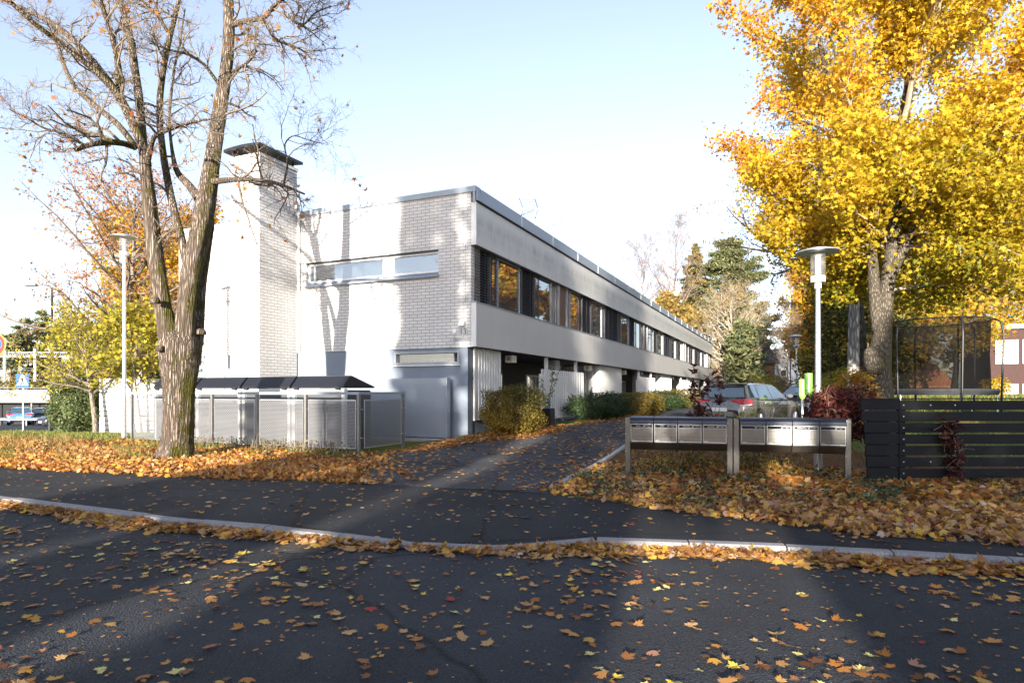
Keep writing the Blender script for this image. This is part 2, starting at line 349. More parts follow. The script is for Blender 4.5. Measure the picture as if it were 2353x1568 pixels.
M['twig_birch'] = mat('brown_birch_twig', (.2, .15, .12), .9, var=.3)
M['twig_pale'] = mat('pale_twig', (.36, .31, .24), .9, var=.3)
M['pine_bark'] = barkmat('pine_bark', (.24, .12, .06), (.4, .2, .1), scale=5)
Y0, Y1, OR, RD, GN = (.62, .36, .03), (.6, .36, .05), (.6, .17, .02), (.35, .05, .03), (.17, .20, .02)
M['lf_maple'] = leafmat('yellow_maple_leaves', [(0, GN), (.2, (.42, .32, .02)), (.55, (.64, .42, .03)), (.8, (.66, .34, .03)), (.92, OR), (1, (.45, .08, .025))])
M['lf_orange'] = leafmat('orange_autumn_leaves', [(0, (.5, .27, .04)), (.5, (.5, .2, .05)), (1, (.36, .10, .035))])
M['lf_yellow'] = leafmat('yellow_leaves', [(0, (.18, .2, .025)), (.4, (.45, .33, .03)), (.8, Y0), (1, (.5, .22, .04))])
M['lf_lime'] = leafmat('yellow_green_leaves', [(0, (.14, .17, .02)), (.5, (.38, .34, .035)), (1, (.6, .44, .05))])
M['lf_birch'] = leafmat('birch_leaves', [(0, (.15, .14, .04)), (.6, (.38, .26, .07)), (1, (.42, .25, .1))])
M['lf_olive'] = leafmat('olive_leaves', [(0, (.035, .05, .015)), (.6, (.09, .1, .025)), (.9, (.3, .22, .04)), (1, (.5, .3, .04))], trans=.3)
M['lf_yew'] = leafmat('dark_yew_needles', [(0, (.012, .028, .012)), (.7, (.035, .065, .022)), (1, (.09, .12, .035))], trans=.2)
M['lf_yew_sun'] = leafmat('sunlit_yew_needles', [(0, (.05, .075, .03)), (.7, (.12, .16, .06)), (1, (.25, .27, .1))], trans=.3)  # yew colour lightened to paint in the sunlight
M['lf_hedge'] = leafmat('autumn_hedge_leaves', [(0, (.04, .045, .012)), (.45, (.12, .10, .02)), (.75, (.26, .17, .03)), (1, (.5, .33, .05))], trans=.35)
M['lf_pine'] = leafmat('pine_needles', [(0, (.06, .08, .04)), (.6, (.14, .16, .07)), (1, (.25, .23, .10))], trans=.25)
M['lf_spruce'] = leafmat('spruce_needles', [(0, (.05, .065, .025)), (.5, (.13, .14, .04)), (1, (.42, .25, .07))], trans=.25)
M['lf_caster'] = leafmat('dense_evergreen_needles', [(0, (.03, .05, .02)), (1, (.07, .1, .03))], trans=.1)
M['lf_red'] = leafmat('red_creeper_leaves', [(0, (.03, .012, .014)), (.35, (.09, .028, .026)), (.65, (.24, .065, .045)), (.82, (.26, .17, .06)), (1, (.40, .34, .14))], trans=.35)
M['lf_litter'] = leafmat('fallen_leaves', [(0, (.14, .05, .02)), (.15, (.38, .15, .04)), (.4, (.58, .23, .045)), (.62, (.62, .33, .12)), (.8, (.66, .36, .045)), (.93, (.6, .42, .26)), (1, (.38, .05, .03))], trans=.3)
M['lf_litter_frost'] = leafmat('weathered_fallen_leaves', [(0, (.13, .055, .03)), (.25, (.36, .17, .06)), (.5, (.52, .30, .14)), (.7, (.66, .42, .07)), (.86, (.60, .26, .05)), (.95, (.56, .46, .36)), (1, (.32, .06, .035))], trans=.25)
M['lf_ivy'] = leafmat('ground_cover_leaves', [(0, (.018, .04, .018)), (.7, (.05, .09, .04)), (1, (.16, .2, .14))], trans=.2)
M['grass'] = leafmat('grass_blades', [(0, (.07, .11, .02)), (.6, (.16, .2, .04)), (1, (.42, .36, .12))], trans=.35)
M['grass_dry'] = leafmat('dry_weed_blades', [(0, (.2, .13, .05)), (.6, (.4, .28, .12)), (1, (.2, .22, .06))], trans=.3)
def groundmat():
    m, ns, ls, b = nt('lawn_ground'); tc = ns.new('ShaderNodeTexCoord')
    n1 = ns.new('ShaderNodeTexNoise'); n1.inputs['Scale'].default_value = .5; n1.inputs['Detail'].default_value = 9; n1.inputs['Roughness'].default_value = .7
    n2 = ns.new('ShaderNodeTexNoise'); n2.inputs['Scale'].default_value = 25; n2.inputs['Detail'].default_value = 5
    for n in (n1, n2): ls.new(tc.outputs['Object'], n.inputs[0])
    ad = ns.new('ShaderNodeMath'); ad.operation = 'MULTIPLY_ADD'; ad.inputs[1].default_value = .5; ls.new(n2.outputs['Fac'], ad.inputs[0]); ls.new(n1.outputs['Fac'], ad.inputs[2])
    r = ramp(ns, [(.5, (.05, .075, .018)), (.72, (.1, .125, .03)), (.9, (.22, .15, .05))]); ls.new(ad.outputs[0], r.inputs[0]); ls.new(r.outputs[0], b.inputs['Base Color'])
    b.inputs['Roughness'].default_value = 1; b.inputs['Specular IOR Level'].default_value = .05
    bp = ns.new('ShaderNodeBump'); bp.inputs['Strength'].default_value = .8; bp.inputs['Distance'].default_value = .06; ls.new(n2.outputs['Fac'], bp.inputs['Height']); ls.new(bp.outputs[0], b.inputs['Normal'])
    return m
M['ground'] = groundmat()
M['verge'] = mat('leaf_mould', (.14, .075, .035), 1, var=.6, scale=14, bump=.8, bscale=25, spec=.05)
# ---------------------------------------------------------------- ground
KX = [-60, -12, -7.2, -3.95, -1.9, -1.46, -.24, .56, 1.82, 3.0, 4.53, 12, 60]
KY = [33, 11.05, 8.87, 7.36, 6.68, 6.5, 6.27, 6.4, 6.2, 6.0, 5.56, 3.6, -9]
PX = [-60, -16, -10, -5.5, -2.3, .42, 1.77, 3.57, 5, 12, 60]
PY = [40, 15.2, 12.4, 11.0, 10.3, 9.44, 8.2, 7.0, 6.6, 4.9, -6]
def kerb_y(x): return np.interp(x, KX, KY)
def path_y(x): return np.interp(x, PX, PY)
def dip(x): return ss(-2.3, -1.2, x) * (1 - ss(.35, .9, x))
def g(x, y):
    x = np.asarray(x, float); y = np.asarray(y, float)
    u = x - np.maximum(y - 19, 0) * .445
    z = ss(-3, -.5, u) * (.35 * ss(12, 21, y) + .2 * ss(21, 60, y))
    u2 = x - (6 + (y - 11) * .45)
    z = z + ss(0, 3, u2) * ss(9, 30, y) * .9 * ss(10.6, 12, y)
    z = z - np.clip((y - 22) * .042, 0, 3.2) * ss(-9, -13, x + np.maximum(y - 24, 0) * .35)
    z = z + .1 * ss(-9.5, -11.5, x) * ss(14.5, 18, y) * (1 - ss(20, 23, y))
    k = kerb_y(x)
    z = z - .06 * dip(x) * (1 - ss(.1, 1.3, y - k))
    return z
def gz(x, y): return float(g(x, y))
ROADZ = -.085
def road_z(x, y): return ROADZ + 0 * np.asarray(x)
def surf(x, y):
    return np.where(np.asarray(y) < kerb_y(x), ROADZ, g(x, y))
xs = np.unique(np.round(np.concatenate([np.linspace(-260, -40, 23), np.arange(-40, -16, 1.5), np.arange(-16, 12, .4), np.arange(12, 40, 1.0), np.linspace(40, 260, 23)]), 3))
ys = np.unique(np.round(np.concatenate([np.linspace(-140, -10, 14), np.arange(-10, 4, 1), np.arange(4, 24, .4), np.arange(24, 70, 1.5), np.linspace(70, 500, 30)]), 3))
GX, GY = np.meshgrid(xs, ys)
low = ss(0, .8, path_y(GX) - .35 - GY)
GZ = g(GX, GY) * (1 - low) + low * -.2
mb = MB(); nx = len(xs)
mb.add(np.stack([GX, GY, GZ], -1).reshape(-1, 3), [(j * nx + i, j * nx + i + 1, (j + 1) * nx + i + 1, (j + 1) * nx + i) for j in range(len(ys) - 1) for i in range(nx - 1)])
struct(mb.build('ground', M['ground'], smooth=True))
def strip(name, X, lo, hi, hf, m, n=10, off=.0, th=0):
    X = np.asarray(X, float); mb = MB(); L = lo(X); H = hi(X); T = np.linspace(0, 1, n + 1)
    PXx = np.repeat(X[None], n + 1, 0); PYy = L[None] + (H - L)[None] * T[:, None]; Z = hf(PXx, PYy) + off; k = len(X)
    mb.add(np.stack([PXx, PYy, Z], -1).reshape(-1, 3), [(j * k + i, j * k + i + 1, (j + 1) * k + i + 1, (j + 1) * k + i) for j in range(n) for i in range(k - 1)])
    return struct(mb.build(name, m, smooth=True))
XR = np.concatenate([np.linspace(-60, -18, 12), np.arange(-17, 13, .4), np.linspace(14, 60, 12)])
strip('road', XR, lambda x: x * 0 - 14 - .35 * x * 0, lambda x: kerb_y(x) + .02, road_z, M['asphalt'], 24)
strip('footpath', XR, lambda x: kerb_y(x) + .13, lambda x: np.maximum(path_y(x), kerb_y(x) + .3), g, M['asphalt_path'], 12, .008)
# kerb: granite blocks
mb = MB()
L = 0; pts = [(x, float(kerb_y(x))) for x in np.arange(-30, 20, .05)]
seg = [pts[0]]
def kerb_block(a, b):
    dx, dy = b[0] - a[0], b[1] - a[1]; l = math.hypot(dx, dy); nx_, ny_ = -dy / l, dx / l
    ex, ey = dx / l * .007, dy / l * .007; V = []; jz = rng.normal() * .004
    for (p, q) in ((a, 1), (b, -1)):
        zt = .012 - .07 * float(dip(p[0])) + jz
        for (o, z) in ((0, -.25), (0, zt - .02), (.02, zt), (.13, zt + .002), (.13, -.25)):
            V.append((p[0] + nx_ * o + q * ex, p[1] + ny_ * o + q * ey, z))
    mb.add(V, [(0, 1, 6, 5), (1, 2, 7, 6), (2, 3, 8, 7), (3, 4, 9, 8), (4, 3, 2, 1, 0), (5, 6, 7, 8, 9)])
for p in pts[1:]:
    if math.hypot(p[0] - seg[0][0], p[1] - seg[0][1]) >= .9: kerb_block(seg[0], p); seg = [p]
struct(mb.build('kerb', M['granite']))
# driveway: left / right edges by depth, sampled along y
DY = [9.2, 10.3, 13, 16, 18.2, 19.6, 24, 30, 45, 66, 90]
DL = [-2.75, -2.4, -3.1, -3.0, -1.75, 1.2, 3.2, 5.9, 12.5, 21.8, 32.4]
DR = [.5, .75, 1.72, 2.85, 4.6, 9.6, 12.3, 15.5, 22.5, 33, 44]
yy = np.concatenate([np.arange(9.0, 24, .35), np.arange(24, 90, 1.5)])
mb = MB(); n = 12; V = []
for y in yy:
    l, r = np.interp(y, DY, DL), np.interp(y, DY, DR)
    yo = max(y, 0)
    for t in np.linspace(0, 1, n + 1):
        x = l + (r - l) * t; yb = max(y, float(path_y(x)) - .12) if y < 10.6 else y
        V.append((x, yb, gz(x, yb) + .014))
mb.add(V, [(j * (n + 1) + i, j * (n + 1) + i + 1, (j + 1) * (n + 1) + i + 1, (j + 1) * (n + 1) + i) for j in range(len(yy) - 1) for i in range(n)])
struct(mb.build('driveway', M['asphalt_drive'], smooth=True))
# low edging stones beside the driveway
mb = MB()
for y in np.arange(10.3, 17.5, .62):
    a = (np.interp(y, DY, DR) + .02, y); b = (np.interp(y + .6, DY, DR) + .02, y + .6)
    z0, z1 = gz(*a), gz(*b); V = []
    for (p, z) in ((a, z0), (b, z1)): V += [(p[0], p[1], z - .1), (p[0], p[1], z + .05), (p[0] + .1, p[1] - .03, z + .05), (p[0] + .1, p[1] - .03, z - .1)]
    mb.add(V, [(0, 1, 5, 4), (1, 2, 6, 5), (2, 3, 7, 6), (0, 3, 2, 1), (4, 5, 6, 7)])
struct(mb.build('edging_kerb', M['concrete']))
# leaf mould under the litter
def sheet(name, poly, m, off, step=.3, hf=g):
    P = np.array(poly); x0, y0 = P.min(0); x1, y1 = P.max(0)
    def inside(x, y):
        c = False; j = len(P) - 1
        for i in range(len(P)):
            if (P[i, 1] > y) != (P[j, 1] > y) and x < (P[j, 0] - P[i, 0]) * (y - P[i, 1]) / (P[j, 1] - P[i, 1] + 1e-12) + P[i, 0]: c = not c
            j = i
        return c
    nx, ny = int((x1 - x0) / step) + 1, int((y1 - y0) / step) + 1
    mb = MB()
    for i in range(nx):
        for j in range(ny):
            a, b = x0 + i * step, y0 + j * step
            if inside(a + step / 2, b + step / 2):
                mb.add([(p, q, gz(p, q) + off) for p, q in ((a, b), (a + step, b), (a + step, b + step), (a, b + step))], [(0, 1, 2, 3)])
    return struct(mb.build(name, m))
BANK_L = [(-22, 17.6), (-10, 12.45), (-5.5, 11.05), (-2.4, 10.4), (-2.9, 13), (-3.3, 15.6), (-7.5, 17.3), (-11.5, 18.6), (-16, 19), (-22, 22)]
BANK_R = [(.5, 9.5), (1.77, 8.25), (3.57, 7.05), (5, 6.65), (12, 4.95), (14, 9), (14, 11.8), (9.5, 13), (8, 15), (5, 16.4), (3, 15.8), (1.85, 13), (.85, 10.4)]
sheet('leafy_verge', BANK_L, M['verge'], .012)
sheet('planting_bed', BANK_R, M['verge'], .012)
# distant car park at the station, lower than the lawn
mb = MB(); V = []
for y in (27.5, 34, 44, 60, 64):
    for x in np.linspace(-110, -17 - (y - 27) * .5, 12): V.append((x, y, gz(x, y) + .03))
mb.add(V, [(j * 12 + i, j * 12 + i + 1, j * 12 + 13 + i, j * 12 + 12 + i) for j in range(4) for i in range(11)])
struct(mb.build('car_park', M['asphalt'], smooth=True))

# ---------------------------------------------------------------- the row house (local: x along the facade, y inwards, z up)
BX, BY = -1.07, 18.9
HOUSE = empty('row_house', (BX, BY, 0), R(66), 'long two-storey white brick row house with ribbon windows and grey plinth storey', 'row house')
H = HOUSE; LEN, DEP = 65.4, 12.8
def part(mb, name, m, parent=H, **k): return mb.build(name, m, parent, **k)
def wall_with_holes(mb, x, u0, u1, z0, z1, holes, t=.25, m=0):
    "end wall at local x (outer face), spanning y u0..u1, rectangular holes"
    us = sorted({u0, u1, *[h[0] for h in holes], *[h[1] for h in holes]}); zs = sorted({z0, z1, *[h[2] for h in holes], *[h[3] for h in holes]})
    for i in range(len(us) - 1):
        for j in range(len(zs) - 1):
            cu, cz = (us[i] + us[i + 1]) / 2, (zs[j] + zs[j + 1]) / 2
            if any(h[0] < cu < h[1] and h[2] < cz < h[3] for h in holes): continue
            mb.quad((x, us[i + 1], zs[j]), (x, us[i], zs[j]), (x, us[i], zs[j + 1]), (x, us[i + 1], zs[j + 1]), m)
    for h in holes:
        a, b, c, d = h
        mb.quad((x, a, c), (x + t, a, c), (x + t, a, d), (x, a, d), m); mb.quad((x, b, d), (x + t, b, d), (x + t, b, c), (x, b, c), m)
        mb.quad((x, a, d), (x + t, a, d), (x + t, b, d), (x, b, d), m); mb.quad((x, b, c), (x + t, b, c), (x + t, a, c), (x, a, c), m)
EW = (1.32, 6.54, 5.13, 5.91); BW = (.61, 2.98, 2.36, 2.78)
mb = MB(); wall_with_holes(mb, 0, .18, DEP, 2.87, 7.54, [EW], .22)
mb.quad((0, .18, 2.87), (.6, .18, 2.87), (.6, .18, 7.54), (0, .18, 7.54)); mb.quad((LEN, DEP, 0), (0, DEP, 0), (0, DEP, 7.54), (LEN, DEP, 7.54))
mb.quad((LEN, .18, 0), (LEN, DEP, 0), (LEN, DEP, 7.54), (LEN, .18, 7.54))
mb.quad((0, .18, 2.87), (0, DEP, 2.87), (.1, DEP, 2.87), (.1, .18, 2.87))
part(mb, 'brick_wall', M['brick'], uv=True)
mb = MB(); wall_with_holes(mb, .05, .32, DEP, -.3, 2.868, [BW], .2)
part(mb, 'rendered_wall', M['render'])
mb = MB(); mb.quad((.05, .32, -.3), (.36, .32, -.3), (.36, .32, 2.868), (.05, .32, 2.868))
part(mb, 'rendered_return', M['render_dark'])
mb = MB(); mb.box(.12, LEN - .02, .5, DEP - .1, 7.3, 7.58); part(mb, 'roof', M['black'])
mb = MB(); mb.box(-.06, .3, .0, DEP + .06, 7.53, 7.7); mb.box(-.045, .14, .02, .1, 7.2, 7.53); part(mb, 'roof_edge_cap', M['zinc'])
# gutter fascia along the facade with joints
mb = MB(); x = .3
js = [.3, 3.4] + [3.4 + 3.17 * i for i in range(1, 20)]
for a, b in zip(js, js[1:] + [LEN]):
    if a >= LEN: break
    b = min(b, LEN); mb.box(a + .008, b - .008, -.03, .22, 7.27, 7.665, 0); mb.box(b - .03, b + .03, -.038, .2, 7.275, 7.668, 1)
mb.box(.0, .3, -.03, .0, 7.27, 7.525, 0); mb.box(.02, LEN, -.05, .16, 7.225, 7.27, 2)
part(mb, 'gutter_fascia', [M['zinc'], M['steel'], M['dark']])
# facade bands
def bandmat():
    m, ns, ls, b = nt('pale_facade_board'); tc = ns.new('ShaderNodeTexCoord')
    mp = ns.new('ShaderNodeMapping'); mp.inputs['Scale'].default_value = (9, 1, .35); ls.new(tc.outputs['Object'], mp.inputs[0])
    n1 = ns.new('ShaderNodeTexNoise'); n1.inputs['Scale'].default_value = 1.2; n1.inputs['Detail'].default_value = 8; ls.new(mp.outputs[0], n1.inputs[0])
    n2 = ns.new('ShaderNodeTexNoise'); n2.inputs['Scale'].default_value = .45; n2.inputs['Detail'].default_value = 2; ls.new(tc.outputs['Object'], n2.inputs[0])
    sp = ns.new('ShaderNodeSeparateXYZ'); ls.new(tc.outputs['Object'], sp.inputs[0])
    a = ns.new('ShaderNodeMapRange'); a.inputs[1].default_value = 6.0; a.inputs[2].default_value = 6.55; ls.new(sp.outputs['Z'], a.inputs[0])
    c = ns.new('ShaderNodeMapRange'); c.inputs[1].default_value = 7.05; c.inputs[2].default_value = 6.7; ls.new(sp.outputs['Z'], c.inputs[0])
    w = ns.new('ShaderNodeTexBrick'); w.offset = .5
    cx = ns.new('ShaderNodeCombineXYZ'); ls.new(sp.outputs['X'], cx.inputs[0]); ls.new(sp.outputs['Z'], cx.inputs[1]); ls.new(cx.outputs[0], w.inputs['Vector'])
    w.inputs['Scale'].default_value = 1; w.inputs['Brick Width'].default_value = .62; w.inputs['Row Height'].default_value = .5; w.inputs['Mortar Size'].default_value = .14; w.inputs['Mortar Smooth'].default_value = 1
    p = ns.new('ShaderNodeMath'); p.operation = 'MULTIPLY'; ls.new(a.outputs[0], p.inputs[0]); ls.new(c.outputs[0], p.inputs[1])
    q = ns.new('ShaderNodeMath'); q.operation = 'MULTIPLY'; ls.new(p.outputs[0], q.inputs[0]); ls.new(n1.outputs['Fac'], q.inputs[1])
    iv = ns.new('ShaderNodeMath'); iv.operation = 'SUBTRACT'; iv.inputs[0].default_value = 1; ls.new(w.outputs['Fac'], iv.inputs[1])
    iw = ns.new('ShaderNodeMapRange'); iw.inputs[3].default_value = .6; ls.new(iv.outputs[0], iw.inputs[0]); q2 = ns.new('ShaderNodeMath'); q2.operation = 'MULTIPLY'; ls.new(q.outputs[0], q2.inputs[0]); ls.new(iw.outputs[0], q2.inputs[1])
    q3 = ns.new('ShaderNodeMath'); q3.operation = 'MULTIPLY'; q3.use_clamp = True; q3.inputs[1].default_value = 2.2
    n6 = ns.new('ShaderNodeTexNoise'); n6.inputs['Scale'].default_value = .9; n6.inputs['Detail'].default_value = 4; ls.new(tc.outputs['Object'], n6.inputs[0])
    r6 = ns.new('ShaderNodeMapRange'); r6.inputs[1].default_value = .2; r6.inputs[2].default_value = .75; ls.new(n6.outputs['Fac'], r6.inputs[0]); q4 = ns.new('ShaderNodeMath'); q4.operation = 'MULTIPLY'; ls.new(q2.outputs[0], q4.inputs[0]); ls.new(r6.outputs[0], q4.inputs[1]); ls.new(q4.outputs[0], q3.inputs[0])
    mx = ns.new('ShaderNodeMix'); mx.data_type = 'RGBA'; ls.new(q3.outputs[0], mx.inputs[0]); mx.inputs[6].default_value = (.60, .59, .575, 1); mx.inputs[7].default_value = (.33, .345, .29, 1)
    mr = ns.new('ShaderNodeMapRange'); mr.inputs[3].default_value = .9; mr.inputs[4].default_value = 1.06; ls.new(n2.outputs['Fac'], mr.inputs[0])
    m2 = ns.new('ShaderNodeMix'); m2.data_type = 'RGBA'; m2.blend_type = 'MULTIPLY'; m2.inputs[0].default_value = 1; ls.new(mx.outputs[2], m2.inputs[6]); ls.new(mr.outputs[0], m2.inputs[7])
    ls.new(m2.outputs[2], b.inputs['Base Color']); b.inputs['Roughness'].default_value = .42; b.inputs['Specular IOR Level'].default_value = .55
    return m
M['band'] = bandmat()
for nm, z0, z1 in (('upper_facade_band', 5.94, 7.222), ('lower_facade_band', 2.88, 4.2)):
    mb = MB(); x = 0; k = 0
    while x < LEN:
        b = min(x + (1.04 if k == 0 else 1.37), LEN); mb.box(x + (.0 if k == 0 else .004), b - .004, 0, .03, z0, z1); x = b; k += 1
    mb.box(.03, LEN, .031, .17, z0 + .01, z1 - .01)
    for xx in np.arange(.1, 12, .4575):           # fixing screws
        for zz in np.linspace(z0 + .06, z1 - .06, 4): mb.box(xx - .007, xx + .007, -.003, .0, zz - .007, zz + .007, 1)
    o = part(mb, nm, [M['band'], M['steel']])
    mb = MB(); mb.box(-.012, -.001, .0, .17, z0, z1); part(mb, 'corner_strip', M['white'])
mb = MB(); mb.box(-.03, LEN, -.02, .2, 4.2, 4.235); part(mb, 'window_ledge', M['zinc'])
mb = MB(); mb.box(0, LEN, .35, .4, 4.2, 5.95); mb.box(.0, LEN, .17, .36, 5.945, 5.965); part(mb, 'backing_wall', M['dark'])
mb = MB(); mb.quad((0, .18, 4.2), (0, .6, 4.2), (.2, .18, 4.2), (.2, .18, 4.2)) if 0 else None
# ribbon of windows and louvres: one dwelling is 8.175 m, mirrored in pairs
def louvre(a, b):
    mb = MB()
    for z in np.arange(4.26, 5.92, .085): mb.add([(a, .10, z), (b, .10, z), (b, .14, z + .03), (a, .14, z + .03), (a, .108, z - .008), (b, .108, z - .008), (b, .148, z + .022), (a, .148, z + .022)], [(0, 1, 2, 3), (7, 6, 5, 4), (0, 4, 5, 1), (3, 2, 6, 7), (0, 3, 7, 4), (1, 5, 6, 2)])
    for xx in np.linspace(a + .03, b - .03, 3): mb.box(xx - .02, xx + .02, .155, .19, 4.236, 5.94)
    part(mb, 'louvre_panel', M['louvre'])
def window(a, b, mull=None):
    mb = MB(); z0, z1 = 4.24, 5.94; w = .06
    mb.box(a, a + w, .2, .3, z0, z1); mb.box(b - w, b, .2, .3, z0, z1); mb.box(a + w, b - w, .2, .3, z0, z0 + w); mb.box(a + w, b - w, .2, .3, z1 - w, z1)
    if mull: mb.box(mull - .035, mull + .035, .195, .3, z0 + w, z1 - w)
    f = part(mb, 'window', M['frame'], bevel=.008)
    mb = MB(); mb.box(a + w, b - w, .245, .262, z0 + w, z1 - w); part(mb, 'pane', M['glass'], f)
DW = LEN / 8
for k in range(8):
    b0 = k * DW; mir = k % 2
    def X(t): return b0 + (DW - t if mir else t)
    def seg(fn, a, b, *m): p, q = sorted((X(a), X(b))); fn(p, q, *[X(i) for i in m])
    seg(louvre, .2 if k == 0 else .02, 1.7); seg(window, 1.35, 3.82, 1.95 if 1 else 0); seg(louvre, 3.85, 5.5); seg(window, 5.2, 7.6, 7.0)
    p, q = sorted((X(7.6), X(DW))); mb = MB(); mb.box(p, q, .17, .32, 4.236, 5.944); part(mb, 'window_post', M['brown'])
    p, q = sorted((X(7.6), X(7.72))); mb = MB(); mb.box(p, q, .1, .169, 4.236, 5.944); part(mb, 'window_jamb', M['frame'])
# end window with splayed sill
mb = MB(); u0, u1, z0, z1 = EW
for a, b in ((u0, u0 + .07), (3.01, 3.08), (3.39, 3.46), (u1 - .3, u1 - .24), (u1 - .07, u1)): mb.box(.1, .2, a, b, z0 + .12, z1 - .05)
mb.box(.1, .2, u0, u1, z1 - .1, z1 - .002); mb.box(.1, .2, u0, u1, z0 + .1, z0 + .17)
mb.box(.13, .2, 3.08, 3.39, z0 + .1, z1 - .1)
f = part(mb, 'ribbon_window', M['frame_white'], bevel=.006)
mb = MB(); mb.box(.15, .165, u0, 3.03, z0 + .12, z1 - .07); mb.box(.15, .165, 3.44, u1, z0 + .12, z1 - .07); part(mb, 'pane', M['glass'], f)
mb = MB(); mb.box(.01, .22, u0 + .005, u1 - .005, z1 - .03, z1 - .004); part(mb, 'head_flashing', M['black'], f)
mb = MB(); mb.prism([(-.12, z0 - .07), (-.115, z0 - .045), (.2, z0 + .13), (.2, z0 + .105), (-.1, z0 - .06)], 'y', u0 - .03, u1 + .03); part(mb, 'sill', M['zinc'], f)
# basement window
mb = MB(); u0, u1, z0, z1 = BW
for a, b, c, d, x in ((u0, u1, z1 - .07, z1, .0), (u0, u1, z0, z0 + .08, .0), (u0, u0 + .07, z0 + .08, z1 - .07, .0), (u1 - .07, u1, z0 + .08, z1 - .07, .0)):
    mb.box(.03 + x, .2, a, b, c, d)
f = part(mb, 'basement_window', M['frame'], bevel=.008)
mb = MB(); mb.box(.15, .16, u0 + .07, u1 - .07, z0 + .08, z1 - .07); part(mb, 'pane', M['glass_box'], f)
mb = MB(); mb.box(-.03, .12, u0 - .03, u1 + .03, z0 - .04, z0 - .005); part(mb, 'sill', M['frame_white'], f)
mb = MB(); mb.box(.9, .95, .4, 3.3, 1.9, 2.86); mb.box(.26, .9, .4, 3.3, 2.3, 2.33); part(mb, 'cellar_shelf', M['dark'])
def on_house(x, y, z):
    a = R(66); return (BX + x * math.cos(a) - y * math.sin(a), BY + x * math.sin(a) + y * math.cos(a), z)
o = MB().prism([(-.45, 0), (-.36, .25), (.36, .25), (.45, 0)], 'x', -.14, .14).box(-.142, -.14, -.3, -.27, .08, .17, 1).box(-.142, -.14, .27, .3, .08, .17, 1).build('storage_case', [mat('grey_case', (.5, .5, .5), .5), M['black']], bevel=.02)
o.location = on_house(.5, 1.45, 2.332); o.rotation_euler = (0, 0, R(66)); tag(o, 'grey plastic case with handles lying behind the low basement window', 'storage case')
o = MB().prism([(-.2, 0), (.04, .29), (.22, .3), (0, 0)], 'x', -.05, .05).box(-.052, -.05, -.1, .04, .03, .08, 1).build('ring_binder', [mat('blue_card', (.03, .16, .5), .5), M['white']])
o.location = on_house(.42, .86, 2.332); o.rotation_euler = (0, 0, R(66 + 180)); tag(o, 'blue binder leaning behind the low basement window', 'binder')
o = MB().box(-.13, .13, -.45, .45, 0, .24).box(-.15, .15, -.47, .47, .24, .28).build('storage_bin', mat('dark_bin', (.1, .1, .11), .6), bevel=.01)
o.location = on_house(.55, 2.45, 2.332); o.rotation_euler = (0, 0, R(66)); tag(o, 'dark lidded bin behind the left half of the basement window', 'storage bin')
# house number, plaque, wall lamp
Mx = Matrix(((0, 0, -1, -.022), (-1, 0, 0, .445), (0, 1, 0, 3.335), (0, 0, 0, 1)))
mb = MB(); mb.box(-.02, .0, .3, .59, 3.2, 3.47); put_text(mb, '13', .25, Mx); part(mb, 'number_plate', [M['sign_grey'], M['black']])
mb = MB(); mb.box(-.015, 0, .2, .8, 3.04, 3.15)
put_text(mb, 'AS OY ORAPIHLAJATIE 13. 1965', .038, Matrix(((0, 0, -1, -.017), (-1, 0, 0, .5), (0, 1, 0, 3.117), (0, 0, 0, 1)))); put_text(mb, 'ARKKITEHTI ILMO VALJAKKA', .036, Matrix(((0, 0, -1, -.017), (-1, 0, 0, .5), (0, 1, 0, 3.07), (0, 0, 0, 1))))
part(mb, 'name_plaque', [M['sign_grey'], M['black']])
mb = MB(); mb.prism([(-.16, 3.5), (-.0, 3.5), (0, 3.64), (-.08, 3.66)], 'y', .36, .55); part(mb, 'number_lamp', M['white'])
mb = MB(); mb.lathe([(.07, -.025), (.07, 0)], 20, c=(0, .74, 3.37), axis='x'); part(mb, 'wall_disc', M['white'])
mb = MB(); mb.tube([(-.06, 6.82, 2.9), (-.06, 6.82, 7.45), (-.08, 6.8, 7.75), (-.16, 6.77, 7.9), (-.26, 6.74, 7.85), (-.28, 6.73, 7.7)], .045, 10); part(mb, 'vent_pipe', M['white'], smooth=True)
# chimney
ch = MB(); ch.box(-1.66, -.001, 6.96, 8.23, -.2, 9.0); ch.box(-1.68, -.02, 6.94, 8.25, 9.0, 9.1); ch.box(-1.72, -.0, 6.9, 8.29, 9.1, 9.19)
ch = part(ch, 'chimney', M['brick'], uv=True)
mb = MB(); n = 10; prof = [(6.80 + (8.39 - 6.80) * i / n, 9.36 + .05 * (1 - (2 * i / n - 1) ** 2)) for i in range(n + 1)]
mb.prism(prof + [(y, z + .09) for (y, z) in reversed(prof)], 'x', -1.82, .12)
for xx in (-1.6, -.1):
    for yy_ in (7.05, 8.15): mb.box(xx - .02, xx + .02, yy_ - .02, yy_ + .02, 9.19, 9.47)
part(mb, 'chimney_cowl', M['black'], ch)
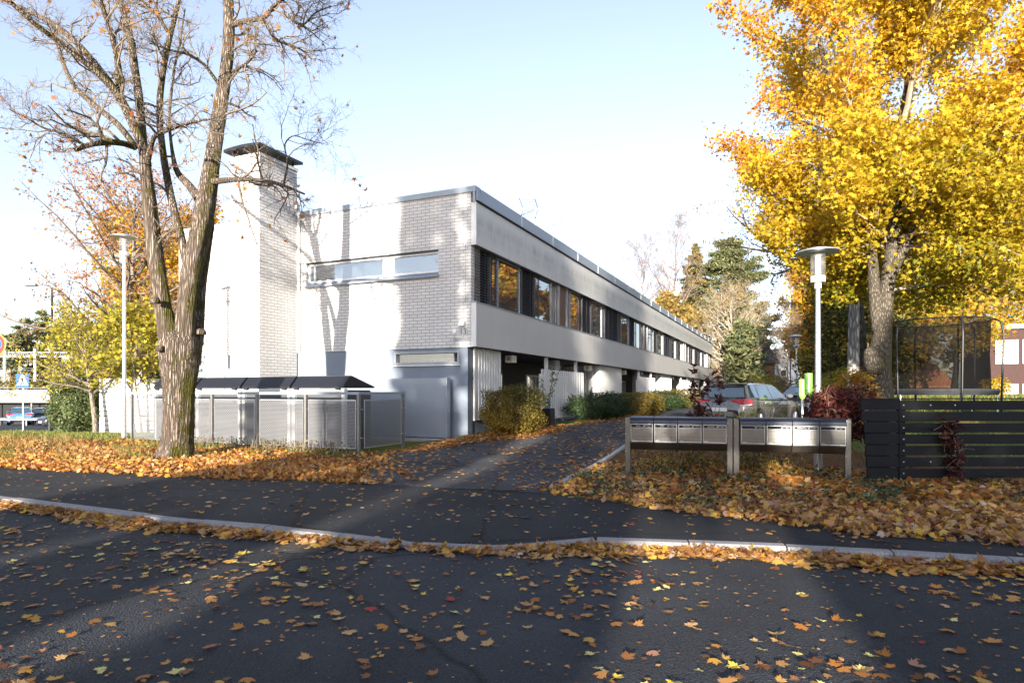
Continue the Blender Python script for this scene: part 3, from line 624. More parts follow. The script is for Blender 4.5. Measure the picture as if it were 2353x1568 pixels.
# ground floor under the bands
def corrugated(mb, p0, p1, z0, z1, out, pitch=.18, d=.05):
    p0 = np.array(p0); p1 = np.array(p1); L = np.linalg.norm(p1 - p0); t = (p1 - p0) / L; nrm = np.array(out); n = max(int(L / pitch), 1); pt = []
    for i in range(n):
        for a, q in ((0, 0), (.42, 0), (.56, 1), (.86, 1)): pt.append(p0 + t * (i + a) * L / n + nrm * q * d)
    pt.append(p1); k = len(pt)
    V = [(p[0], p[1], z0) for p in pt] + [(p[0], p[1], z1) for p in pt]
    mb.add(V, [(i, i + 1, k + i + 1, k + i) for i in range(k - 1)])
floor_l = []
for k in range(8):
    b0 = k * DW; mir = k % 2
    X = lambda t: b0 + (DW - t if mir else t)
    mb = MB()
    a, b = (.36, 2.31) if k == 0 else (0, 2.31)
    p, q = sorted((X(a), X(b)))
    zf = gz(*on_house(p, -.4, 0)[:2]) + .32
    zf = max(zf, .5)
    corrugated(mb, (p, .3), (q, .3), zf, 2.87, (0, -1))
    if mir: corrugated(mb, (p, .3), (p, 2.4), zf, 2.87, (-1, 0))
    else: corrugated(mb, (q, .3), (q, 2.4), zf, 2.87, (1, 0))
    if k == 0: mb.box(.36, .46, .24, .299, zf, 2.868)
    part(mb, 'corrugated_wall', M['offwhite'])
    mb = MB(); mb.box(p + .02, q - .02, .36, 2.3, -.3, zf); part(mb, 'plinth', M['render_dark'])
    p, q = sorted((X(2.31), X(DW)))
    mb = MB(); mb.box(p, q, 2.4, 2.5, 0, 2.87); mb.box(p, q, .2, 2.4, 2.84, 2.87); part(mb, 'porch_lining', M['porch_shade_wood'])
    mb = MB(); mb.box(p, q, .3, 2.4, -.3, max(.2, zf - .35)); part(mb, 'porch_floor', M['concrete'])
    p, q = sorted((X(3.1), X(4.05))); mb = MB(); mb.box(p, q, 2.36, 2.42, .25, 2.35); mb.box(p + .1, p + .14, 2.3, 2.36, 1.15, 1.3, 1); part(mb, 'front_door', [M['dark'], M['steel']])
    p, q = sorted((X(4.6), X(6.9))); mb = MB(); mb.box(p, q, 2.34, 2.398, 1.0, 2.3); fr = part(mb, 'porch_window', M['frame']); mb = MB(); mb.box(p + .08, q - .08, 2.32, 2.345, 1.08, 2.22); part(mb, 'pane', M['glass'], fr)
    c = X(6.33); mb = MB(); mb.box(c - .06, c + .06, .12, .24, 0, 2.878); part(mb, 'porch_post', M['white'])
    c = X(3.55); mb = MB(); mb.box(c - .2, c + .2, .32, .58, 2.55, 2.8); mb.box(c - .05, c + .05, .4, .5, 2.8, 2.845, 1)
    put_text(mb, 'ABCDEFGH'[k], .21, Matrix(((0, 0, -1, c - .203), (-1, 0, 0, .45), (0, 1, 0, 2.675), (0, 0, 0, 1))))
    part(mb, 'entrance_lamp', [mat('opal_lamp', (.75, .73, .62), .4), M['black']])
for c in range(4):
    x = (2 * c + 1) * DW
    mb = MB(); mb.box(x - .25, x + .25, .35, .8, 0, 2.838); part(mb, 'brick_pier', M['brick_dark'], uv=True)
    zb = gz(*on_house(x, -.3, 0)[:2])
    mb = MB(); h0 = max(.3, zb + .1)
    for xx in np.arange(x - 2.72, x + 2.62, .245): mb.box(xx, xx + .105, .01, .052, h0, h0 + 1.93)
    for zz in (h0 + .25, h0 + 1.65): mb.box(x - 2.72, x + 2.7, .056, .1, zz, zz + .1)
    for xx in (x - 2.6, x, x + 2.6): mb.box(xx - .04, xx + .04, .101, .17, zb - .2, h0 + 1.75)
    part(mb, 'privacy_screen', M['white'])
# a light steel box on the end wall, left of the chimney
mb = MB(); mb.box(-.16, .045, 9.2, 11.2, .3, 2.35); part(mb, 'wall_cabinet', M['white'])

# aerial on the roof
AN = empty('tv_aerial', on_house(9.17, 1.77, 7.58), 0, 'thin white mast with two dark television aerials on the flat roof', 'aerial')
mb = MB(); mb.tube([(0, 0, 0), (0, 0, 2.3)], .022, 8); mb.build('mast', M['offwhite'], AN)
mb = MB()
for s in (1, -1):
    for i in range(5):
        t = i / 4; mb.tube([(-.02 - .05 - .5, .15 * s, 2.1 + s * (.1 + .33 * t) + .15 * (1 - t) * 0), (.12, -.1, 2.05 + s * (.06 + .33 * t))], .006, 4)
    mb.tube([(-.57, .15, 2.1 + s * .08), (-.72, .17, 2.1 + s * .5)], .016, 5); mb.tube([(.1, -.1, 2.05 + s * .05), (-.04, -.1, 2.05 + s * .45)], .016, 5)
mb.tube([(0, 0, 2.05), (-1.3, .2, 1.55)], .012, 5)
for i in range(7): c = np.array([-.55 - .12 * i, .08 + .018 * i, 1.86 - .046 * i]); mb.tube([c - (.02, .12, .05), c + (.02, .12, .05)], .012, 4)
mb.build('uhf_aerial', M['black'], AN)
mb = MB(); mb.tube([(-.5, .3, .9), (1.15, -.5, 1.4)], .01, 5)
for i in range(6): c = np.array([-.45 + .31 * i, .28 - .15 * i, .92 + .092 * i]); mb.tube([c - (.36, .1, -.05), c + (.36, .1, -.05)], .006, 4)
mb.build('vhf_aerial', M['steel'], AN)

# ---------------------------------------------------------------- bin enclosure
FX, FY = -3.75, 15.4
d1 = Vector((math.sin(R(24)), math.cos(R(24)), 0)); d2 = Vector((-math.cos(R(24)), math.sin(R(24)), 0))
def perfmat():
    m, ns, ls, b = nt('perforated_sheet'); b.inputs['Base Color'].default_value = (.23, .235, .245, 1); b.inputs['Metallic'].default_value = .35; b.inputs['Roughness'].default_value = .45
    uv = ns.new('ShaderNodeUVMap'); t = ns.new('ShaderNodeTexBrick'); ls.new(uv.outputs[0], t.inputs[0]); t.inputs['Scale'].default_value = 1
    t.inputs['Brick Width'].default_value = .078; t.inputs['Row Height'].default_value = .034; t.inputs['Mortar Size'].default_value = .0085; t.inputs['Mortar Smooth'].default_value = 0
    tr_ = ns.new('ShaderNodeBsdfTransparent'); mx = ns.new('ShaderNodeMixShader'); ls.new(t.outputs['Fac'], mx.inputs[0]); ls.new(tr_.outputs[0], mx.inputs[1]); ls.new(b.outputs[0], mx.inputs[2]); ls.new(mx.outputs[0], ns['Material Output'].inputs[0])
    return m
M['perf'] = perfmat()
def fence_run(root, n, pitch, first, last):
    "local x along the run"
    for i in range(first, last + 1):
        mb = MB(); mb.box(i * pitch - .035, i * pitch + .035, -.035, .035, -.15, 1.44)
        for z in (.38, 1.08):
            for s in (-1, 1): mb.tube([(i * pitch + s * .03, -.02, z), (i * pitch + s * .11, -.02, z)], .012, 6, 1)
        mb.build('fence_post', [M['steel_post'], M['steel']], root)
    for i in range(n):
        mb = MB(); x0, x1 = i * pitch + .085, (i + 1) * pitch - .085
        mb.box(x0 + .016, x1 - .016, -.001, .001, .136, 1.284)
        mb.box(x0, x1, -.012, .012, 1.285, 1.32, 1); mb.box(x0, x1, -.012, .012, .11, .135, 1)
        for xx in (x0, x1 - .015): mb.box(xx, xx + .015, -.012, .012, .1355, 1.2845, 1)
        mb.build('perforated_panel', [M['perf'], M['steel']], root, uv=True)
    mb = MB(); mb.box(-.036, n * pitch + .036, -.045, .045, 1.441, 1.51); mb.build('top_rail', M['zinc'], root)
fr = empty('bin_fence', (FX, FY, 0), math.atan2(d2.y, d2.x), 'long waist-high steel fence of perforated panels in front of the waste containers', 'fence')
fence_run(fr, 5, 1.662, 0, 5)
fr2 = empty('bin_fence', (FX + d1.x * .13, FY + d1.y * .13, 0), math.atan2(d1.y, d1.x), 'short perforated steel fence panel closing the right end of the bin yard', 'fence')
fence_run(fr2, 1, 1.78, 1, 1)
# deep-collection containers with folding black lids
names = ['rightmost black-lidded waste container, nearest the grey steel screen', 'second black-lidded waste container counting from the grey steel screen', 'black-lidded waste container partly hidden behind the big maple trunk on its right', 'leftmost black-lidded waste container behind the maple trunk']
for i in range(4):
    b = 1.09 + 1.86 * i; o0 = Vector((FX, FY, 0)) + d1 * .83 + d2 * b
    rt = empty('waste_container', o0, math.atan2(d2.y, d2.x), names[i], 'waste container', 'waste containers behind the perforated fence')
    w = 1.8
    mb = MB(); mb.box(.1, w - .1, -1.25, -.06, 0, 1.56); mb.build('body', mat('container_body', (.07, .072, .08), .6), rt, bevel=.02)
    mb = MB(); mb.box(.0, .1, -.1, .02, 0, 1.6); mb.box(w - .1, w, -.1, .02, 0, 1.6); mb.box(.101, w - .101, -.04, .0, 1.52, 1.6); mb.box(.101, w - .101, -.045, -.0, 1.0, 1.2, 1); mb.build('front_frame', [M['offwhite'], M['dark']], rt)
    mb = MB(); pr = [(.06, 1.62), (.05, 1.66), (-.2, 1.93), (-.26, 1.95), (-.34, 1.94), (-1.32, 1.66), (-1.32, 1.62)]
    mb.prism(pr, 'x', .01, w - .01, 0); mb.build('lid', M['black'], rt, bevel=.015)
    mb = MB()
    for xx in (.12, w - .26): mb.box(xx, xx + .14, .03, .085, 1.57, 1.63)
    mb.build('hinge', M['dark'], rt)
# grey steel screen in front of the end wall
rt = empty('steel_screen', on_house(-.36, .86, 0), R(66 + 90), 'plain blue-grey sheet steel screen standing before the end wall, right of the bins', 'screen')
mb = MB(); mb.box(0, 5.6, -.02, .02, .13, 1.93); mb.build('sheet', M['panel_grey'], rt)
mb = MB(); mb.box(-.07, -.005, -.18, .03, .1, 1.94); mb.build('end_post', M['panel_grey'], rt, bevel=.01)
mb = MB(); mb.lathe([(.012, 0), (.012, .05), (.03, .055), (.03, .085), (.0, .09)], 12, c=(-.12, -.05, .95), axis='x'); mb.build('knob', M['steel'], rt, smooth=True)
mb = MB(); mb.box(-.15, 5.6, -.12, .1, -.2, .1); mb.build('plinth', M['concrete'], rt, bevel=.02)
# ---------------------------------------------------------------- tree growing
def nrmv(v): return v / (np.linalg.norm(v) + 1e-9)
def poly(p, d, L, n, rs, wig=.18, up=0.0):
    P = [np.array(p, float)]; d = nrmv(np.array(d, float))
    for i in range(n):
        d = nrmv(d + rs.normal(size=3) * wig + np.array([0, 0, up])); P.append(P[-1] + d * L / n)
    return np.array(P)
def at_t(P, t):
    s = np.concatenate([[0], np.cumsum(np.linalg.norm(np.diff(P, axis=0), axis=1))]); x = t * s[-1]
    p = np.array([np.interp(x, s, P[:, i]) for i in range(3)]); i = min(np.searchsorted(s, x), len(P) - 1); i = max(i, 1)
    return p, nrmv(P[i] - P[i - 1])
RMIN = .0022
def spawn(out, P, r, specs, rs, tips, lvl=0, t0=.2):
    "specs: per level (children, min len, max len, angle, up, segments, wiggle)"
    if lvl >= len(specs): return
    n, l0, l1, ang, up, sg, wig = specs[lvl]
    for i in range(n):
        t = t0 + (1 - t0) * (i + rs.random()) / n
        p, d = at_t(P, t); rr = np.interp(t, np.linspace(0, 1, len(r)), r)
        ax = nrmv(np.cross(d, rs.normal(size=3))); a = ang * rs.uniform(.7, 1.25)
        dd = d * math.cos(a) + np.cross(ax, d) * math.sin(a); L = rs.uniform(l0, l1) * (1.15 - .5 * t)
        Q = poly(p, dd + np.array([0, 0, up]), L, sg, rs, wig, up * .15)
        q0 = min(rr * .6, .012 + L * .016); q0 = max(q0, RMIN); q = np.linspace(q0, max(q0 * .35, RMIN), sg + 1)
        out.append((Q, q, lvl + 1)); tips.append((lvl + 1, Q))
        spawn(out, Q, q, specs, rs, tips, lvl + 1, .15)
def wood(out, lv_min, lv_max, ks):
    mb = MB()
    for P, r, l in out:
        if lv_min <= l <= lv_max: mb.tube(P, r, ks[min(l, len(ks) - 1)], cap=False)
    return mb
def leafpts(tips, lvls, per, sig, rs):
    L = [Q for l, Q in tips if l in lvls]
    if not L: return np.zeros((0, 3))
    pts = []
    for Q in L:
        t = rs.random(per); i = np.minimum((t * (len(Q) - 1)).astype(int), len(Q) - 2); f = (t * (len(Q) - 1) - i)[:, None]
        pts.append(Q[i] * (1 - f) + Q[i + 1] * f)
    p = np.concatenate(pts); return p + rs.normal(size=p.shape) * sig
def local(P, o): return np.asarray(P, float) - np.array(o, float)

# ---------------------------------------------------------------- the big bare maple on the left
rs = np.random.default_rng(21)
TZ = 14.46; base = W(405, 1060, TZ); base.z = gz(base.x, TZ) - .05
T = empty('maple_tree', base, 0, 'big almost bare maple with three mossy stems from one thick trunk, before the bin fence', 'tree')
def stem(pts):
    "(x, y, width px, depth offset)"
    P = []; r = []
    for (x, y, w, dz) in pts:
        Y = TZ + dz; p = W(x, y, Y); P.append(np.array(p - base)); r.append(w / 2 / F * Y)
    P = np.array(P); r = np.array(r); n = max(len(P) * 4, 8)   # smooth resample
    s = np.concatenate([[0], np.cumsum(np.linalg.norm(np.diff(P, axis=0), axis=1))]); x = np.linspace(0, s[-1], n)
    Q = np.stack([np.interp(x, s, P[:, i]) for i in range(3)], 1); q = np.interp(x, s, r)
    for _ in range(2): Q[1:-1] = (Q[:-2] + 2 * Q[1:-1] + Q[2:]) / 4; q[1:-1] = (q[:-2] + 2 * q[1:-1] + q[2:]) / 4
    return Q, q
c1 = lambda x, y: (x * .3429, y * .3429)
def S1(L): return stem([(*c1(x, y), w * .3429, dz) for (x, y, w, dz) in L])
trunk = [stem([(400, 1078, 118, 0), (401, 1062, 92, 0), (405, 1040, 72, 0), (408, 1000, 64, 0), (409, 950, 64, 0), (410, 900, 66, 0), (411, 850, 76, 0), (412, 815, 84, 0), (412, 785, 84, 0), (411, 765, 66, 0), (410, 752, 38, 0)]),
 stem([(395, 805, 50, -.1), (385, 752, 42, -.15), (374, 700, 36, -.2), (368, 650, 33, -.25), (357, 590, 34, -.3), (350, 530, 33, -.3), (343, 470, 30, -.3), (337, 420, 26, -.3), (333, 380, 22, -.3)]),
 stem([(420, 810, 56, -.05), (425, 745, 40, -.05), (430, 690, 40, -.05), (437, 640, 42, 0), (449, 585, 43, .05), (461, 530, 44, .1), (469, 480, 44, .2), (478, 425, 38, .3), (487, 370, 34, .4), (496, 320, 32, .5), (505, 257, 30, .6), (516, 190, 27, .7), (524, 120, 25, .8), (526, 50, 24, .9), (523, -10, 22, 1.0), (512, -90, 18, 1.1), (500, -190, 12, 1.2)]),
 stem([(430, 830, 54, .2), (444, 775, 44, .35), (452, 720, 34, .45), (457, 660, 30, .5), (466, 578, 33, .45), (478, 515, 28, .4), (478, 485, 20, .3)])]
limbs = [S1([(975, 1110, 75, -.3), (965, 1000, 60, -.3), (900, 850, 58, -.4), (830, 700, 56, -.6), (760, 590, 50, -.8), (600, 440, 42, -1.1), (420, 300, 36, -1.4), (230, 160, 30, -1.8), (50, 0, 24, -2.2), (-150, -150, 14, -2.6)]),
 S1([(800, 640, 48, -.6), (680, 480, 42, -.5), (540, 310, 38, -.3), (380, 170, 34, -.1), (120, 40, 24, .2), (-120, -60, 12, .5)]),
 S1([(970, 1090, 60, -.3), (955, 960, 56, -.2), (945, 800, 54, 0), (930, 640, 52, .2), (905, 480, 50, .4), (880, 300, 48, .6), (850, 150, 46, .8), (800, 0, 42, 1), (760, -200, 28, 1.2)]),
 S1([(800, 600, 40, -.6), (795, 450, 38, -.8), (765, 300, 34, -1), (720, 150, 30, -1.2), (670, 0, 26, -1.4), (640, -160, 14, -1.6)]),
 S1([(900, 970, 40, -.3), (790, 830, 38, 0), (650, 720, 36, .4), (500, 590, 32, .8), (430, 450, 26, 1.1), (390, 300, 18, 1.4), (330, 120, 10, 1.6)]),
 S1([(905, 985, 44, -.3), (830, 960, 40, -.6), (740, 950, 40, -.9), (610, 965, 34, -1.2), (500, 1005, 30, -1.4)]),
 S1([(520, 1000, 18, -1.4), (480, 940, 16, -1.4), (390, 880, 14, -1.5), (290, 860, 12, -1.6), (180, 790, 9, -1.8), (60, 730, 6, -2)]),
 S1([(985, 1090, 44, -.3), (1010, 980, 34, -.5), (1030, 910, 30, -.7), (1100, 880, 26, -.9), (1180, 850, 24, -1.1), (1300, 815, 18, -1.3), (1440, 790, 10, -1.6)]),
 S1([(1280, 1880, 50, .0), (1240, 1720, 56, .05), (1212, 1580, 54, .05), (1170, 1430, 50, .1), (1130, 1250, 48, .3), (1095, 1050, 44, .5), (1070, 850, 42, .7), (1070, 650, 40, .8), (1095, 450, 38, .9), (1140, 230, 34, 1), (1190, 50, 28, 1.1), (1230, -150, 16, 1.2)]),
 S1([(1330, 1330, 60, .2), (1260, 1230, 50, .4), (1180, 1160, 40, .6), (1150, 1000, 20, .7), (1130, 800, 18, .8), (1160, 500, 16, .9), (1210, 250, 12, 1), (1240, 60, 8, 1)]),
 S1([(1430, 1215, 44, .2), (1540, 1205, 34, -.1), (1650, 1200, 30, -.4), (1800, 1215, 26, -.7), (1900, 1240, 22, -.9), (2040, 1300, 12, -1.1)]),
 S1([(1560, 165, 40, .8), (1650, 140, 34, .6), (1780, 120, 30, .4), (1830, 40, 26, .2), (1900, -10, 20, 0), (2050, -60, 10, -.2)]),
 S1([(1770, 140, 24, .4), (1840, 265, 20, .6), (1930, 300, 16, .8), (2020, 330, 12, 1), (2090, 400, 8, 1.1)]),
 S1([(1900, 80, 22, .1), (1990, 160, 18, -.1), (2040, 170, 14, -.2), (2100, 90, 10, -.3), (2220, 40, 6, -.4)]),
 S1([(1560, 480, 22, .6), (1660, 420, 18, .3), (1720, 340, 14, .1)]),
 S1([(1470, 570, 24, .6), (1370, 430, 20, .3), (1260, 360, 18, .1), (1150, 340, 14, -.1), (1000, 290, 8, -.3)]),
 S1([(1900, 1235, 14, -.9), (1930, 1100, 12, -1), (1900, 960, 10, -1), (1960, 900, 7, -1), (2100, 950, 5, -1.1), (2200, 970, 3, -1.1)]),
 S1([(1140, 240, 24, 1), (1060, 110, 22, .8), (960, 10, 16, .6), (880, -60, 10, .4)])]
out = []; tips = []
specs = [(11, .5, 1.6, .95, .12, 5, .3), (7, .25, .75, .85, .08, 4, .32), (5, .12, .36, .8, .05, 3, .3)]
for P, r in limbs: spawn(out, P, r, specs, rs, tips, 0, .25)
spawn(out, trunk[2][0], trunk[2][1], [(16, .5, 1.8, 1.0, .1, 5, .3)] + specs[1:], rs, tips, 0, .45)
spawn(out, trunk[1][0], trunk[1][1], [(5, .4, 1.2, 1.0, .1, 5, .3)] + specs[1:], rs, tips, 0, .55)
mb = MB()
for P, r in trunk:
    k = 28; n = len(P); b0 = mb.n; mb.tube(P, r, k, cap=False)
    V = mb.v[-1].reshape(n, k, 3); c = P[:, None, :]; th = np.arange(k) / k * 2 * np.pi
    for i in range(n):
        wob = 1 + .06 * np.sin(3 * th + P[i, 2] * 1.3) + .045 * np.sin(7 * th - P[i, 2] * 2) + rs.normal(size=k) * .02
        if P is trunk[0][0] and P[i, 2] < .5: wob += .22 * (1 - P[i, 2] / .5) * np.maximum(np.sin(5 * th + 1), 0)
        V[i] = c[i] + (V[i] - c[i]) * wob[:, None]
    mb.v[-1] = V.reshape(-1, 3)
for x, y, dz, w in ((357, 690, -.62, .1), (460, 762, .1, .13), (367, 800, -.45, .09)):      # knots
    c = W(x, y, TZ + dz) - base; mb.lathe([(w, -.06), (w * .95, .03), (w * .6, .07), (0, .05)], 12, c=tuple(c))
mb.build('trunk', M['bark'], T, smooth=True)
mb = MB()
for P, r in limbs: mb.tube(P, r, 12, cap=False)
mb.build('limbs', M['bark'], T, smooth=True)
wood(out, 1, 3, [6, 5, 4, 3]).build('twigs', M['bark_twig'], T)
lp = leafpts(tips, (3,), 1, .03, rs); lp = lp[rs.random(len(lp)) < .05 + .3 * (lp[:, 0] < -1.8) * (lp[:, 2] < 6.8)]
leaves('last_leaves', lp, (.06, .12), M['lf_orange'], MAPLE_S, .2, parent=T, curl=.6, rs=rs)

# ---------------------------------------------------------------- generic trees
def gtree(name, loc, H, spread, rs, label, leafm=None, bark='bark_pale', twig='twig_pale', th=.25, nprim=9, specs=None, r0=.16, per=6, sig=.12, lsize=(.1, .16), tmpl=MAPLE_S, up=.3, lift=.9, lean=(0, 0), env=None, lvls=(2, 3), lv=None, keep=1.0, group=None, cat='tree', droop=0, stems=1, tmin=.12, hang=0):
    x, y = loc; z = gz(x, y) - .05
    global RMIN
    RMIN = max(.0022, y * .00008)
    T = empty(name, (x, y, z), 0, label, cat, group)
    out = []; tips = []; tk = []
    for s in range(stems):
        o = np.array([rs.normal() * .18, rs.normal() * .18, 0]) if stems > 1 else np.zeros(3)
        d = np.array([lean[0] + rs.normal() * .12 * (stems > 1), lean[1], 1.0])
        P = poly(o, d, H * (rs.uniform(.8, 1) if s else .95), 12, rs, .035, .03); r = np.linspace(r0, r0 * .12, 13) * (1 if s == 0 else .8); r[0] *= 1.35
        tk.append((P, r))
        for i in range(nprim // stems):
            t = th + (.97 - th) * (i + rs.random() * .8) / (nprim // stems)
            p, dd = at_t(P, t); a = rs.uniform(0, 2 * np.pi); w = math.sin(math.pi * min(max((t - tmin) / (1 - tmin), 0), 1) ** .75) ** .8 * .9 + .1
            L = spread * w * rs.uniform(.75, 1.15); el = lift * rs.uniform(.6, 1.2) * (.5 + t)
            Q = poly(p, (math.cos(a), math.sin(a), el), L * 1.15, 7, rs, .14, .03 - droop); rr = min(np.interp(t, np.linspace(0, 1, 13), r) * .7, .02 + L * .02)
            q = np.linspace(rr, .008, 8); out.append((Q, q, 0)); tips.append((0, Q)); spawn(out, Q, q, specs or [(7, .4, 1.3, .8, .1, 5, .2), (5, .2, .6, .8, .05, 3, .25)], rs, tips, 0, .2)
    mb = MB()
    for P, r in tk: mb.tube(P, r, 12, cap=False)
    mb.build('trunk', M[bark], T, smooth=True)
    mb = wood(out, 0, 9, [7, 5, 4, 3]); mb.build('branches', M[twig], T)
    if leafm:
        lp = leafpts(tips, lvls, per, sig, rs)
        if env is not None: lp = lp[env(lp)]
        if keep < 1: lp = lp[rs.random(len(lp)) < keep]
        lvv = lv(lp, rs) if lv else None
        leaves('crown', lp, lsize, M[leafm], tmpl, up, lvv, T, .3, rs=rs, hang=hang)
    return T
# the tall yellow maple on the right
rs = np.random.default_rng(5)
MX, MY = 8.2, 14.0; mbz = gz(MX, MY) - .05
YM = empty('maple_tree', (MX, MY, mbz), 0, 'tall dense golden maple with a knobbly grey trunk behind the dark slatted fence', 'tree')
mo = np.array([MX, MY, mbz])
def wl(x, y, Y): return np.array(W(x, y, Y)) - mo
def smooth(P, r, n=None):
    P = np.array(P); r = np.array(r, float); n = n or len(P) * 4
    s = np.concatenate([[0], np.cumsum(np.linalg.norm(np.diff(P, axis=0), axis=1))]); x = np.linspace(0, s[-1], n)
    Q = np.stack([np.interp(x, s, P[:, i]) for i in range(3)], 1); q = np.interp(x, s, r)
    for _ in range(2): Q[1:-1] = (Q[:-2] + 2 * Q[1:-1] + Q[2:]) / 4
    return Q, q
tk = [smooth([(0, 0, 0), wl(2024, 905, 14), wl(2021, 860, 14), wl(2018, 810, 14), wl(2028, 770, 14), wl(2032, 720, 14.05), wl(2037, 650, 14.1), wl(2052, 560, 14.1), wl(2058, 460, 14.1), wl(2056, 370, 14.1), wl(2080, 250, 14.2), wl(2100, 120, 14.3), wl(2110, -60, 14.4), wl(2115, -220, 14.5)], [.30, .25, .235, .235, .19, .165, .15, .15, .14, .13, .11, .09, .06, .03]),
      smooth([wl(2020, 760, 14.05), wl(2008, 680, 14.15), wl(2006, 600, 14.25), wl(1990, 500, 14.4), wl(1960, 400, 14.6), wl(1925, 260, 14.8), wl(1880, 90, 15), wl(1860, -100, 15.1)], [.15, .13, .11, .1, .09, .07, .05, .02]),
      smooth([wl(2040, 640, 14.1), wl(2075, 570, 13.9), wl(2120, 500, 13.6), wl(2190, 420, 13.2), wl(2270, 330, 12.8), wl(2370, 240, 12.4), wl(2480, 160, 12)], [.13, .11, .1, .08, .07, .05, .02])]
mb = MB()
for P, r in tk: mb.tube(P, r, 16, cap=False)
c = wl(1994, 808, 13.85); mb.tube([c + (.26, .12, -.45), c + (.15, .07, -.2), c + (.07, .02, -.02), c + (.0, 0, .06), c + (-.02, 0, .09)], [.2, .19, .15, .09, .02], 14)
mb.build('trunk', M['bark_grey'], YM, smooth=True)
out = []; tips = []; f0 = wl(2056, 385, 14.1)
for i in range(46):                                     # ascending fan of limbs
    a = rs.uniform(0, 2 * np.pi); P0, d0 = at_t(tk[i % 3 if i % 3 < 2 else 0][0], rs.uniform(.42, .85))
    el = rs.uniform(.1, 1.6); hz = rs.uniform(2.6, 4.4) if el < 1 else rs.uniform(2, 3.6)
    Q = poly(P0, (math.cos(a), math.sin(a), el), hz * 1.15, 8, rs, .09, .02); q = np.linspace(.065, .014, 9)
    out.append((Q, q, 0)); tips.append((0, Q)); spawn(out, Q, q, [(7, .5, 1.5, .6, .1, 4, .16), (4, .25, .7, .7, .0, 3, .2)], rs, tips, 0, .2)
for i in range(44):                                     # lower, spreading limbs
    a = rs.uniform(0, 2 * np.pi); P0, d0 = at_t(tk[0][0], rs.uniform(.29, .52))
    Q = poly(P0, (math.cos(a), math.sin(a), rs.uniform(0, .4)), rs.uniform(1.8, 4), 7, rs, .12, -.05); q = np.linspace(.04, .008, 8)
    out.append((Q, q, 0)); tips.append((0, Q)); spawn(out, Q, q, [(7, .5, 1.4, .7, -.05, 4, .2), (4, .25, .7, .7, -.05, 3, .2)], rs, tips, 0, .2)
P, r = tk[2]; spawn(out, P, r, [(16, .8, 2.6, .8, .15, 5, .2), (6, .5, 1.2, .7, 0, 4, .2), (3, .25, .6, .7, 0, 3, .2)], rs, tips, 0, .2)
lp = leafpts(tips, (1, 2, 3), 50, .17, rs)
def env_m(p):
    q = p + mo; c = np.array([8.7, 14.0, 8.6]); d = q - c; d[:, 0] /= np.where(d[:, 0] < 0, 4.25, 4.6) * (1 - .22 * np.clip(-d[:, 2] / 5, 0, 1)); d[:, 1] /= 4.4; d[:, 2] /= np.where(d[:, 2] < 0, 5.6, 5.5)
    n = .16 * (np.sin(q[:, 0] * 2.1 + 1) * np.sin(q[:, 1] * 2.3) + np.sin(q[:, 2] * 2.6 + q[:, 0]))
    right = (q[:, 0] > 9.8) & (q[:, 2] > 3.5)
    gap = np.sin(q[:, 0] * 1.9 + .5) * np.sin(q[:, 2] * 2.1 + 1.3) * np.sin(q[:, 1] * 1.7) > -.26
    return (((d ** 2).sum(1) < 1 + n) | right) & gap & (q[:, 2] > 2.55 + .5 * np.sin(q[:, 0] * 2.4)) & ((q[:, 0] > 5.9 - .0 * q[:, 2]) | (q[:, 2] > 4.8))
out = [o_ for o_ in out if env_m(np.array([o_[0][-1], o_[0][len(o_[0]) // 2]])).all()]
wood(out, 0, 9, [6, 5, 4, 3]).build('branches', M['twig_pale'], YM)
lp = lp[env_m(lp)]; rs.shuffle(lp); lp = lp[:170000]
q = lp + mo
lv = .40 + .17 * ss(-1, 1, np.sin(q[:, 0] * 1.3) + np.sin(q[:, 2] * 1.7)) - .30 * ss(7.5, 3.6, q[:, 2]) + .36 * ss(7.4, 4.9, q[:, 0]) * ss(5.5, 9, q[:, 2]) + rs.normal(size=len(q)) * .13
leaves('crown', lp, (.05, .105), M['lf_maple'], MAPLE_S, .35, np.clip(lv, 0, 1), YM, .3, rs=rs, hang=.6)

# other trees ---------------------------------------------------------------
rs = np.random.default_rng(11)
def XY(xd, Y): return ((xd - 1176) / F * Y, Y)
bare = [(6, .5, 1.4, .7, .15, 4, .16), (5, .3, .8, .7, .1, 3, .2), (3, .15, .4, .7, .05, 2, .2)]
gtree('maple_tree', XY(268, 26), 10.5, 4.6, rs, 'half bare maple with small orange leaves behind the left street lamp', 'lf_orange', 'bark_pale', 'bark_twig', .3, 46, [(8, .5, 1.6, .8, .1, 5, .2), (6, .3, .8, .8, .05, 3, .25)], .2, 4, .1, (.06, .11), lift=.7, lvls=(1, 2), keep=.55)
gtree('birch_tree', XY(318, 33), 8.6, 1.9, rs, 'yellow-leaved tree standing behind the half bare orange maple', 'lf_yellow', 'bark_pale', 'bark_twig', .2, 26, None, .15, 8, .2, (.12, .2), lvls=(1, 2))
gtree('maple_tree', XY(500, 45), 15.2, 5, rs, 'yellow tree rising behind the left end of the row house roof', 'lf_maple', 'bark_dark', 'bark_twig', .25, 30, None, .2, 8, .25, (.18, .28), lvls=(1, 2))
gtree('maple_tree', XY(395, 38), 13, 4.4, rs, 'yellow and orange maple seen between the stems of the big bare maple', 'lf_maple', 'bark_dark', 'bark_twig', .25, 26, None, .2, 7, .25, (.15, .25), lvls=(1, 2))
gtree('bare_tree', XY(790, 60), 21.5, 6, rs, 'leafless grey tree showing its twigs above the roof beside the chimney', None, 'bark_pale', 'twig_pale', .3, 22, bare, .22, lift=1.0)
gtree('bare_tree', XY(740, 68), 22, 6, rs, 'leafless tree partly hidden by the chimney top, left of the other roofline tree', None, 'bark_pale', 'twig_pale', .3, 20, bare, .22, lift=1.0)
